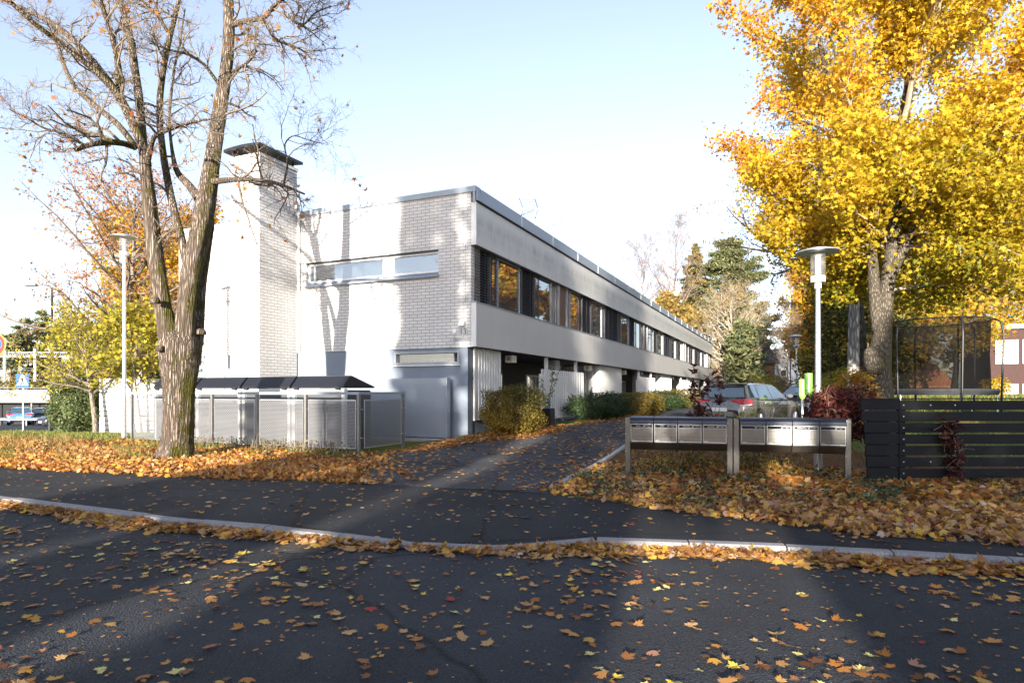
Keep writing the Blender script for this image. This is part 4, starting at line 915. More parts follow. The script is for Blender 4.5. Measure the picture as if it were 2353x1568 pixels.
gtree('ornamental_tree', XY(220, 23.2), 4.2, 2.5, rs, 'small low-forking yellow-green tree in front of the white slat fence', 'lf_lime', 'bark_pale', 'bark_twig', .38, 26, [(6, .4, 1.1, .8, .05, 4, .2), (5, .2, .5, .8, 0, 3, .25)], .09, 4, .1, (.07, .12), OVAL, lift=.5, lvls=(1, 2))
gtree('hazel_bush', XY(322, 22.4), 4.6, 1.1, rs, 'bushy yellow-green maple sapling between the street lamp and the big trunk', 'lf_lime', 'bark_pale', 'bark_twig', .38, 30, None, .06, 3, .13, (.09, .15), stems=3, lift=1.0, lvls=(1, 2), cat='bush')
gtree('hazel_bush', XY(172, 25.5), 4.4, 1.6, rs, 'tall yellow bush rising behind the small low-forking tree', 'lf_lime', 'bark_pale', 'bark_twig', .3, 22, None, .06, 3, .13, (.09, .15), stems=3, lift=1.0, lvls=(1, 2), cat='bush')
# birches, spruce, pine and the pale bare tree beyond the row house
bir = [(7, .8, 2.4, .6, .1, 5, .14), (6, .5, 1.5, .7, -.1, 4, .18), (3, .3, .9, .7, -.2, 3, .2)]
gtree('birch_tree', XY(1484, 84), 22, 6.5, rs, 'left of two leafless white birches beyond the roof', None, 'bark_birch', 'twig_birch', .3, 30, bir, .2, lift=1.3)
gtree('birch_tree', XY(1528, 84), 25.5, 6.8, rs, 'right and taller of two leafless white birches beyond the roof', None, 'bark_birch', 'twig_birch', .3, 34, bir, .24, lift=1.3)
gtree('autumn_tree', XY(1556, 80), 13, 5.5, rs, 'golden low tree behind the far end of the roof', 'lf_birch', 'bark_dark', 'bark_twig', .25, 26, None, .2, 9, .4, (.3, .5), lvls=(1, 2))
gtree('autumn_tree', XY(1508, 92), 14, 5.5, rs, 'tawny foliage at the foot of the two white birches', 'lf_birch', 'bark_dark', 'bark_twig', .25, 24, None, .2, 7, .4, (.3, .5), lvls=(1, 2))
gtree('bare_tree', XY(1678, 75), 12, 6.4, rs, 'pale bare spreading tree in front of the pine, right of the house end', 'lf_birch', 'bark_pale', 'twig_pale', .14, 44, [(9, .8, 2.2, .7, .1, 5, .16), (6, .4, 1.1, .7, .05, 3, .2), (3, .2, .5, .7, .05, 2, .2)], .3, 1, .1, (.16, .24), lift=1.0, lvls=(3,), keep=.35)
def conifer(name, loc, H, rad, rs, label, leafm, bare_t=.12, whorls=26, per=9, droop=.25, bark='bark_dark', nl=(.35, .6), power=.8, group=None, dens=1.0, cat='tree', tm=LANCE):
    x, y = loc; z = gz(x, y) - .05; T = empty(name, (x, y, z), 0, label, cat, group)
    mb = MB(); mb.tube(poly((0, 0, 0), (0, 0, 1), H, 10, rs, .015), np.linspace(H * .014, .02, 11), 10, cap=False); mb.build('trunk', M[bark], T, smooth=True)
    out = []; P = []; N = []
    for i in range(whorls):
        t = bare_t + (1 - bare_t) * (i + rs.random() * .6) / whorls
        for j in range(per):
            a = rs.uniform(0, 2 * np.pi); L = rad * (1 - t) ** power * rs.uniform(.55, 1.12) + .15
            Q = poly((0, 0, t * H), (math.cos(a), math.sin(a), .15 - droop), L, 5, rs, .08, .04); out.append((Q, np.linspace(.03, .008, 6), 0))
            m = int((10 + L * 16) * dens); u = rs.random(m) ** .8; ii = np.minimum((u * 5).astype(int), 4); f = (u * 5 - ii)[:, None]
            c = Q[ii] * (1 - f) + Q[ii + 1] * f; side = np.cross(nrmv(Q[-1] - Q[0]), (0, 0, 1)); off = rs.normal(size=m) * .16 * L * (1 - u * .6)
            P.append(c + side[None] * off[:, None] + np.stack([rs.normal(size=m) * .06, rs.normal(size=m) * .06, -np.abs(rs.normal(size=m)) * .22 * droop * 2], 1))
    wood(out, 0, 9, [4]).build('branches', M[bark], T)
    leaves('crown', np.concatenate(P), nl, M[leafm], tm, .3, None, T, .2, rs=rs, hang=.7)
    return T
conifer('spruce_tree', XY(1598, 92), 23.5, 7.6, rs, 'pointed spruce with browning twigs between the birches and the pine', 'lf_spruce', .12, 46, 8, .3, dens=1.7)
def pine(name, loc, H, rad, rs, label, cb=.45, n=34, group=None, ls=(.4, .7), per=22, bark='pine_bark'):
    x, y = loc; z = gz(x, y) - .05; T = empty(name, (x, y, z), 0, label, 'tree', group)
    TK = poly((0, 0, 0), (0, 0, 1), H, 10, rs, .03); mb = MB(); mb.tube(TK, np.linspace(H * .016, .06, 11), 10, cap=False); mb.build('trunk', M[bark], T, smooth=True)
    out = []; tips = []
    for i in range(n):
        t = cb + (.98 - cb) * (i + rs.random()) / n; p, d = at_t(TK, t); a = rs.uniform(0, 2 * np.pi)
        w = math.sin(math.pi * min((t - cb) / (1 - cb) * .75 + .22, 1)) ** .8
        Q = poly(p, (math.cos(a), math.sin(a), .25), rad * w * rs.uniform(.6, 1.15), 6, rs, .15, .06); q = np.linspace(.07, .02, 7); out.append((Q, q, 0)); spawn(out, Q, q, [(7, .4, 1.3, .7, .2, 3, .2)], rs, tips, 0, .4)
    wood(out, 0, 9, [5, 4]).build('branches', M[bark], T)
    c = np.array([Q[-1] for l, Q in tips]); lp = np.repeat(c, per, 0) + rs.normal(size=(len(c) * per, 3)) * np.array([.42, .42, .17])
    leaves('crown', lp, ls, M['lf_pine'], LANCE, .3, None, T, .2, rs=rs); return T
pine('pine_tree', XY(1706, 88), 21.5, 5.4, rs, 'round-headed pine behind the pale bare tree right of the house end', .28, 80, per=80, ls=(.3, .5))
pine('pine_tree', XY(1716, 70), 8.0, 1.6, rs, 'dark low pine beside the brown-roofed yellow house', .12, 30)
for i, (xd, Y, H, lab) in enumerate([(20, 122, 14.5, 'green pine above the gantry at the left picture edge'), (62, 130, 16.5, 'green pine second from the left edge, over the crossing sign'), (95, 126, 18.5, 'tallest green pine over the station, left of the dark lamp post'), (140, 134, 17, 'green pine just right of the dark lamp post'), (185, 128, 16, 'green pine half hidden by the yellow bush'), (245, 132, 16, 'green pine glimpsed behind the ornamental tree')]):
    pine('pine_tree', XY(xd, Y), H + 1.5, 5.2, rs, lab, .2, 26, 'pines beyond the railway', (.6, 1.0), 18)
# birch, dark trunk and hedge trees on the right
gtree('birch_tree', XY(1955, 20), 13.5, 4.3, rs, 'white-barked birch with drooping twigs behind the golden maple', 'lf_birch', 'bark_birch', 'bark_twig', .35, 34, [(7, .6, 1.8, .7, -.2, 5, .16), (6, .4, 1.2, .7, -.5, 4, .18)], .2, 7, .12, (.05, .1), OVAL, lift=1.0, droop=.03, lvls=(1, 2), hang=1)
gtree('old_tree', XY(1985, 21.5), 9, 2.6, rs, 'dark leaning tree just right of the white birch trunk', 'lf_olive', 'bark_dark', 'bark_dark', .5, 16, None, .38, 6, .2, (.08, .14), OVAL, lean=(-.05, 0), lvls=(1, 2))
gtree('oak_tree', XY(1918, 27), 8.2, 1.15, rs, 'dark green-brown bushy tree behind the right street lamp', 'lf_olive', 'bark_dark', 'bark_dark', .06, 40, None, .2, 10, .2, (.1, .18), OVAL, lvls=(1, 2), lift=.6, tmin=-.35)
gtree('oak_tree', XY(1990, 33), 7.5, 2.2, rs, 'olive bushy tree between the lamp post and the birch', 'lf_olive', 'bark_dark', 'bark_dark', .06, 36, None, .2, 12, .25, (.12, .2), OVAL, lvls=(1, 2), lift=.6, tmin=-.35)
for xd, Y, H, sp, lab in ((2080, 34, 9.5, 4, 'yellow tree behind the left side of the trampoline net'), (2190, 38, 10.5, 4.4, 'yellow and green tree behind the middle of the trampoline net'), (2290, 52, 13.5, 5, 'yellow tree above the corner of the red brick building')):
    gtree('autumn_tree', XY(xd, Y), H, sp, rs, lab, 'lf_yellow', 'bark_dark', 'bark_twig', .18, 30, None, .18, 9, .3, (.14, .24), lvls=(1, 2), group='yellow trees in the garden', lift=.7)
for (x_, y_), H_, lab in (((26.2, 43), 15, 'golden tree deep in the garden behind the oak'), ((30.5, 49), 14, 'golden tree behind the knobbly maple trunk, deep in the garden'), ((33, 68), 15.5, 'farthest golden tree in the garden'), ((28.8, 60), 14.5, 'slender golden tree beyond the oak at the end of the garden'), ((25.3, 51.5), 14, 'golden tree behind the white birch')):
    gtree('autumn_tree', (x_, y_), H_, 3.0 if y_ > 51 else 4.2, rs, lab, 'lf_maple', 'bark_dark', 'bark_twig', .15, 30, None, .18, 11, .3, (.2, .32), lvls=(1, 2), group='yellow trees in the garden', lift=.7)
gtree('bare_tree', XY(1800, 48), 8, 1.5, rs, 'thin bare sapling before the white house at the end of the drive', 'lf_orange', 'bark_twig', 'bark_twig', .1, 22, bare, .05, 1, .1, (.12, .18), lift=1.6, stems=3, lvls=(3,), keep=.06)
gtree('bare_tree', XY(1822, 52), 11.5, 2.6, rs, 'slender sapling with a few orange leaves beside the far lamp', 'lf_orange', 'bark_twig', 'bark_twig', .2, 24, bare, .06, 1, .1, (.1, .16), lift=1.4, stems=2, lvls=(2, 3), keep=.03)
gtree('maple_sapling', XY(1985, 12.6), 1.85, .55, rs, 'little yellow maple sapling beside the knobbly trunk', 'lf_maple', 'bark_twig', 'bark_twig', .45, 16, [(5, .15, .35, .8, .05, 3, .2), (3, .08, .16, .8, 0, 2, .2)], .012, 7, .06, (.04, .07), MAPLE, up=.7, lvls=(1, 2))

# ---------------------------------------------------------------- hedges and bushes: leaf clumps over a twiggy core
RMIN = .0022
def bush(name, c, size, n, leafm, rs, label, cat='bush', lsize=(.035, .06), tmpl=OVAL, group=None, boxy=0, rough=.13, up=.2, holes=.0, lvfun=None):
    x, y = c; z = gz(x, y) - .03; B = empty(name, (x, y, z), 0, label, cat, group); sx, sy, sz = size
    d = rs.normal(size=(n, 3)); d /= np.linalg.norm(d, axis=1)[:, None]
    if boxy: kk = 2 + boxy * 6; d = d / (np.abs(d) ** kk).sum(1)[:, None] ** (1 / kk)
    rad = 1 - np.abs(rs.normal(size=n)) * .16
    lump = rough * (np.sin(d[:, 0] * 5 + x) * np.sin(d[:, 1] * 6 + y) + np.sin(d[:, 2] * 7 + d[:, 0] * 4) * .7 + rs.normal(size=n) * .35)
    p = d * (rad * (1 + lump))[:, None] * np.array([sx, sy, sz / 2]) ; p[:, 2] += sz / 2
    ok = p[:, 2] > .02
    if holes: ok &= (np.sin(p[:, 0] * 7 + 1) * np.sin(p[:, 2] * 8) * np.sin(p[:, 1] * 6 + 2)) > -holes
    p = p[ok]; d = d[ok]
    out = []
    for i in range(40):
        a = rs.uniform(0, 2 * np.pi); q = np.array([math.cos(a) * sx * rs.uniform(.2, .9), math.sin(a) * sy * rs.uniform(.2, .9), sz * rs.uniform(.5, .95)])
        P = np.linspace((q[0] * .3, q[1] * .3, 0), q, 5) + rs.normal(size=(5, 3)) * .03 * np.array([[0], [1], [1], [1], [1]]); out.append((P, np.linspace(.016, .004, 5), 0))
        tips_ = []; spawn(out, P, np.linspace(.016, .004, 5), [(5, .15 * sz, .4 * sz, .7, .1, 3, .2)], rs, tips_, 0, .3)
    wood(out, 0, 9, [4, 3]).build('stems', M['bark_twig'], B)
    leaves('foliage', p, lsize, M[leafm], tmpl, up, lvfun(p, rs) if lvfun else None, B, .3, nrm=d + rs.normal(size=d.shape) * .5, rs=rs)
    return B
rs = np.random.default_rng(3)
hl = lambda p, rs: np.clip(.62 - .42 * ss(.1, 1.4, p[:, 2]) + rs.normal(size=len(p)) * .2 + .2 * (p[:, 0] < 0), 0, 1)
bush('clipped_hedge', (.03, 18.75), (.84, .82, 1.36), 24000, 'lf_hedge', rs, 'boxy clipped yellow-brown hedge bush at the near corner of the row house', 'hedge', (.035, .06), OVAL, None, .34, .15, lvfun=hl)
def hp(x, y): return on_house(x, y, 0)[:2]
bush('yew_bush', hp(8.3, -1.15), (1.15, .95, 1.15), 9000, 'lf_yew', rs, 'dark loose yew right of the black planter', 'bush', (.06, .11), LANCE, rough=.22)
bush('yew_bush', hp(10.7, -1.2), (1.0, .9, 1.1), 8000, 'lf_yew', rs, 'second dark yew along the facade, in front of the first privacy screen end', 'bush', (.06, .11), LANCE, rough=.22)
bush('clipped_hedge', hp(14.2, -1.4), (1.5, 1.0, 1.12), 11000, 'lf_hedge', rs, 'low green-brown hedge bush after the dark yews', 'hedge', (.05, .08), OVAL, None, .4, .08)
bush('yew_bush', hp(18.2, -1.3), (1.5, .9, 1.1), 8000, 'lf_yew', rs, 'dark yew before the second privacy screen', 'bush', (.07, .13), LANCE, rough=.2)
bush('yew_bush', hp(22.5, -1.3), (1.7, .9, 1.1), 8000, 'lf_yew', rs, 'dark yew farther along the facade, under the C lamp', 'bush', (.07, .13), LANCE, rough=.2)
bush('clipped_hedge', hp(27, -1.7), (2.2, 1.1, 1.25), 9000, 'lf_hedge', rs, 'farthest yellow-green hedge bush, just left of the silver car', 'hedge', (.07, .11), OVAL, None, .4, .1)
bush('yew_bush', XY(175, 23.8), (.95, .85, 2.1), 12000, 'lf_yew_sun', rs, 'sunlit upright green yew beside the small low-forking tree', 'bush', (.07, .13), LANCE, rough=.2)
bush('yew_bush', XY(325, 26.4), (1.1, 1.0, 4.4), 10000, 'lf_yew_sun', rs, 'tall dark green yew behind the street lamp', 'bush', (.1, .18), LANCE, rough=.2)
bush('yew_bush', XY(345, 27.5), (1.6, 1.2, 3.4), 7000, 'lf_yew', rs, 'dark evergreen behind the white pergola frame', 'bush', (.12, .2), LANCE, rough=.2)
bush('garden_bush', XY(1935, 24), (1.3, 1.2, 1.9), 6000, 'lf_lime', rs, 'yellow-green bush at the foot of the white birch', 'bush', (.07, .12), OVAL, rough=.2)
bush('garden_bush', XY(1768, 62), (2.2, 1.6, 2.6), 5000, 'lf_lime', rs, 'green bush before the yellow brick house', 'bush', (.14, .22), OVAL, rough=.2)
bush('garden_bush', XY(1842, 36), (1.0, 1.0, 1.3), 4000, 'lf_hedge', rs, 'low brown bush behind the green charging posts', 'bush', (.08, .13), OVAL, rough=.2)
bush('garden_bush', XY(2285, 33), (.7, .6, 1.0), 2000, 'lf_yellow', rs, 'small yellow bush by the wall of the red brick building', 'bush', (.08, .13), OVAL, rough=.2)
# red-leaved shrub and green shoots right behind the mailboxes
def shoots(name, c, n, H, rs, label, leafm, lsize, per, spread=.35, tmpl=LANCE, lvl=None, cat='shrub'):
    x, y = c; B = empty(name, (x, y, gz(x, y) - .02), 0, label, cat); out = []; P = []
    for i in range(n):
        a = rs.uniform(0, 2 * np.pi); Q = poly((rs.normal() * .12, rs.normal() * .1, 0), (math.cos(a) * spread, math.sin(a) * spread, 1), H * rs.uniform(.65, 1), 7, rs, .06, .05); out.append((Q, np.linspace(.009, .003, 8), 0))
        tp = []; spawn(out, Q, np.linspace(.009, .003, 8), [(4, .15, .4, .6, .25, 3, .12)], rs, tp, 0, .35)
        for q in [Q] + [t[1] for t in tp]:
            u = .35 + .65 * rs.random(per); P += [at_t(q, t)[0] + rs.normal(size=3) * .02 for t in u]; P += [q[-1] + rs.normal(size=3) * .03 for _ in range(3)]
    wood(out, 0, 9, [4, 3]).build('stems', M['bark_twig'], B); P = np.array(P)
    leaves('foliage', P, lsize, M[leafm], tmpl, .45, lvl(P, rs) if lvl else None, B, .4, rs=rs)
shoots('red_shrub', (3.62, 12.1), 7, 1.98, rs, 'purple-brown leaved shrub sticking up in front of the silver car', 'lf_red', (.10, .17), 6, .22, LANCE, lambda P, r: np.clip(r.normal(size=len(P)) * .22 + .25, 0, 1))
shoots('red_shrub', (3.1, 11.7), 4, 1.2, rs, 'low reddish shrub just behind the left mailboxes', 'lf_red', (.08, .13), 8, .35, LANCE, lambda P, r: np.clip(r.normal(size=len(P)) * .22 + .4, 0, 1))
shoots('juniper_shrub', (4.15, 11.6), 12, 1.28, rs, 'feathery green shrub rising behind the middle of the mailboxes', 'lf_lime', (.04, .08), 26, .5, NEEDLE, lambda P, r: r.random(len(P)) * .5)
shoots('juniper_shrub', (5.0, 12.6), 10, 1.25, rs, 'pale green shrub at the foot of the green posts', 'lf_lime', (.05, .09), 22, .5, NEEDLE)
# red creeper over the fence end
rsv = np.random.default_rng(8)
def creeper(name, centers, label, n, size):
    x, y = centers[0][:2]; B = empty(name, (x, y, gz(x, y)), 0, label, 'climbing plant'); o = np.array(B.location); P = []
    mb = MB()
    for (cx, cy, cz, rx, ry, rz, w) in centers:
        m = int(n * w); d = rsv.normal(size=(m, 3)); d /= np.linalg.norm(d, axis=1)[:, None]; d[:, 2] = np.where(d[:, 2] < 0, d[:, 2] * .6, d[:, 2])
        P.append(np.array([cx, cy, cz]) + d * np.array([rx, ry, rz]) * (1 - np.abs(rsv.normal(size=m)) * .25)[:, None])
        for i in range(8):
            e = np.array([cx, cy, cz]) + rsv.normal(size=3) * np.array([rx, ry, rz]) * .6; mb.tube(poly(e - o, rsv.normal(size=3) * (1, .4, .6), .12 + rx * .7, 6, rsv, .3), .005, 4)
    mb.build('vines', M['bark_twig'], B)
    c = np.concatenate(P); Vp = []; ys = []
    lv = rsv.random(len(c)) * .55 + .45 * ss(.9, 1.7, c[:, 2]) * rsv.random(len(c))
    lv = np.repeat(np.clip(lv, 0, 1), 5)
    pts = np.repeat(c - o, 5, 0) + rsv.normal(size=(len(c) * 5, 3)) * size * .38
    leaves('foliage', pts, (size * .75, size * 1.25), M['lf_red'], LANCE, .45, lv, B, .4, rs=rsv, hang=.8)
creeper('red_creeper', [(5.6, 10.8, 1.27, .4, .36, .28, .4), (5.3, 10.8, 1.12, .24, .28, .45, .2), (5.62, 10.5, .95, .3, .22, .5, .25), (5.95, 10.8, 1.4, .35, .3, .22, .15)], 'red and green creeper heaped over the near end of the dark fence', 700, .105)
creeper('red_creeper', [(6.95, 10.02, .98, .1, .04, .14, .2), (6.98, 10.0, .72, .13, .04, .17, .25), (7.02, 10.0, .45, .12, .04, .2, .3), (7.05, 9.98, .2, .1, .05, .16, .2)], 'thin strand of wine-red creeper hanging down the front of the slatted fence', 75, .11)
# ---------------------------------------------------------------- street lamps
def lamp(loc, H, label, hat=.355, k=1.0, thick=1.3, lean=0):
    x, y = loc; z = gz(x, y); L = empty('street_lamp', (x, y, z - .05), 0, label, 'street lamp'); L.rotation_euler = (0, lean, 0)
    mb = MB(); mb.lathe([(.075, 0), (.075, thick), (.052, thick + .08), (.042, H - .62)], 20); mb.build('pole', M['steel'], L, smooth=False)
    mb = MB(); mb.lathe([(.06, H - .70), (.06, H - .6), (.125, H - .59), (.13, H - .5), (.13, H - .48)], 24); mb.build('lamp_base', M['offwhite'], L)
    mb = MB(); mb.lathe([(.128, H - .48), (.128, H - .06)], 28); mb.build('lamp_glass', M['glass_clear'], L, smooth=True)
    mb = MB(); mb.lathe([(.0, H - .45), (.05, H - .45), (.05, H - .12), (.075, H - .1), (.0, H - .1)], 16); mb.build('lamp_core', M['offwhite'], L)
    mb = MB(); mb.lathe([(.1, H - .055), (hat, H - .05), (hat, H - .03), (hat * .5, H + .02), (.02, H + .05), (0, H + .05)], 40); mb.build('lamp_hat', M['steel'], L)
    return L
lamp((-11.53, 18.7), 6.1, 'slim grey street lamp with flat round hat at the left end of the bin fence')
lamp((5.52, 11.35), 4.12, 'street lamp with flat round hat standing just behind the right mailboxes', thick=1.45)
lamp(XY(1832, 32), 4.05, 'small distant street lamp with flat round hat behind the green posts', lean=-.02)

# ---------------------------------------------------------------- mailbox banks
ML = Vector((1.96, 10.92, 0)); MR = Vector((5.39, 9.98, 0)); mdir = (MR - ML); mlen = mdir.length; mrot = math.atan2(mdir.y, mdir.x)
who = [['MURTO', 'NIEMELÄ\nNEVALA', 'MERILÄINEN', 'VALOVIRTA'], ['', '', 'MÄKIMATTILA', '']]
mlit = mat('sunlit_stainless', (.27, .265, .255), .3, .9, var=.35, scale=4, streak=25)  # lighter steel paints the sunlight falling on one mailbox
for bk in range(2):
    o0 = ML + mdir * (bk * .501); z = gz(o0.x + 1, o0.y)
    B = empty('mailbox_rack', (o0.x, o0.y, z - .02), mrot, ('left rack of four steel mailboxes with black lids, nearest the driveway', 'right rack of four steel mailboxes with black lids, next to the dark fence')[bk], 'mailboxes', 'steel mailbox racks on posts')
    wd = mlen * .4985; pw = .095; bw = (wd - 2 * pw) / 4
    for xx in (0, wd - pw):
        mb = MB(); mb.box(xx + .001, xx + pw - .001, .0, .07, -.25, 1.085, 0, .006)
        for zz in (.2, .5, .8, 1.0): mb.lathe([(.007, -.004), (.007, 0)], 8, 1, c=(xx + .015, 0, zz), axis='y')
        mb.build('post', [M['stainless'], M['steel']], B)
    for i in range(4):
        x0 = pw + i * bw + .004; x1 = x0 + bw - .008; dz = 0
        mb = MB(); mb.prism([(-.115, .66), (-.12, .70), (-.12, .995), (.26, .995), (.26, .55), (.02, .535), (-.03, .56)], 'x', x0, x1)
        bx = mb.build('mailbox', mlit if (bk, i) == (1, 2) else M['stainless'], B, bevel=.006)
        mb = MB(); mb.prism([(-.135, .985), (-.137, 1.0), (-.125, 1.045), (-.085, 1.083), (-.03, 1.1), (.26, 1.1), (.26, .996), (-.12, .996)], 'x', x0 - .002, x1 + .002); mb.build('lid', M['lid'], bx, bevel=.005)
        mb = MB(); a, b = x0 + .012, x1 - .012
        mb.box(a, b, -.124, -.1205, .682, .692, 1); mb.box(a, b, -.1235, -.1205, .975, .981, 1)
        for e in (a, b - .005): mb.box(e, e + .005, -.1225, -.1205, .692, .975, 1)
        mb.box(a + .006, b - .006, -.1222, -.1205, .768, .7705, 0)
        mb.box(a + .006, b - .006, -.1222, -.1205, .9185, .9225, 1)
        mb.box(a + .02, a + .09, -.1222, -.1205, .700, .704, 1); mb.box(a + .02, a + .06, -.1222, -.1205, .706, .710, 1)
        mb.build('door_trim', [M['dark'], M['steel']], bx)
        mb = MB(); mb.box(a + .008, b - .008, -.1235, -.1205, .924, .972, 0)
        TX = lambda tx, tz: Matrix(((1, 0, 0, tx), (0, 0, -1, -.1245), (0, 1, 0, tz), (0, 0, 0, 1)))
        c = (a + b) / 2; w_ = b - a
        if who[bk][i]: put_text(mb, who[bk][i], .021 if '\n' not in who[bk][i] else .017, TX(a + w_ * .34, .948), 1)
        put_text(mb, 'ORAPIHLAJATIE\n13 ' + 'ABCDEFGH'[bk * 4 + i], .0165, TX(a + w_ * .81, .949), 1)
        n = 12; cx = a + w_ * .62
        for q in range(n):
            t0, t1 = 2 * math.pi * q / n, 2 * math.pi * (q + 1) / n
            mb.quad(*[(cx + r * math.cos(t), -.1245, .948 + r * math.sin(t)) for r, t in ((.008, t0), (.013, t0), (.013, t1), (.008, t1))], 1)
        mb.build('name_strip', [M['dark'], M['white']], bx)

# ---------------------------------------------------------------- dark slatted fence
FB = empty('slatted_fence', (5.62, 10.1, gz(5.62, 10.1)), R(1.5), 'black-stained horizontal board fence with a boxed end, right of the mailboxes', 'fence')
mb = MB(); rs = np.random.default_rng(2)
for i in range(7):
    z1 = 1.385 - i * .182; dx = rs.normal() * .012 - (.03 if i in (0,) else 0) + (i * .012); mb.box(dx, .585 + rs.normal() * .004, -.03 + rs.normal() * .004, .0, z1 - .168, z1, 0, .004)
mb.box(.1, .45, .005, .05, .0, 1.2); mb.build('end_boards', M['fencewood'], FB)
mb = MB(); mb.box(.08, .2, -.02, .08, -.2, .12); mb.box(.28, .40, -.02, .08, -.2, .12); mb.build('end_post', M['fencewood'], FB)
mb = MB()
for i in range(7):
    z1 = 1.37 - i * .182; mb.box(.606, 3.1 + rs.normal() * .01, -.03, .0, z1 - .15, z1 - rs.random() * .004, 0, .004); mb.box(3.108, 6.3, -.03, .0, z1 - .15, z1, 0, .004)
    for xx in (.66, 1.1, 1.5, 3.05, 3.16, 4.6):
        if i in (0, 5) or xx in (.66,): mb.lathe([(.011, -.004), (.011, 0)], 8, 1, c=(xx, -.03, z1 - .075), axis='y')
mb.box(.587, .604, -.04, .06, .0, 1.38)
mb.build('slats', [M['fencewood'], M['steel']], FB)
for xx in (.62, 3.05, 5.4):
    mb = MB(); mb.box(xx, xx + .09, .002, .09, -.2, 1.34); mb.build('fence_post', M['fencewood'], FB)
mb = MB(); mb.box(-.01, 6.3, -.045, .07, 1.388, 1.405); mb.build('cap_rail', M['fencewood'], FB)

# ---------------------------------------------------------------- green charging posts
green = mat('lime_green_plastic', (.30, .62, .12), .35, var=.05)
def gpost(loc, ztop, label, r=.105, h=.58):
    x, y = loc; z = gz(x, y); G = empty('charging_post', (x, y, z), 0, label, 'charging post', 'green charging posts'); zt = ztop - z
    mb = MB(); mb.tube([(0, 0, -.1), (0, 0, zt - h)], .045, 14); mb.build('pole', M['steel'], G, smooth=True)
    mb = MB(); mb.lathe([(.05, zt - h - .06), (r * .75, zt - h - .02), (r, zt - h + .05), (r, zt - .03), (r * 1.04, zt - .025), (r * 1.04, zt), (0, zt + .01)], 28); b = mb.build('housing', green, G)
    mb = MB(); mb.box(-.06, -.012, -r - .004, -r + .03, zt - h + .07, zt - .06); mb.build('stripe', M['white'], G)
gpost(XY(1857, 17.2), 2.02, 'nearer and bigger of two lime green post-mounted boxes beside the lamp')
gpost(XY(1843, 20.6), 1.92, 'farther and smaller of two lime green post-mounted boxes beside the lamp')

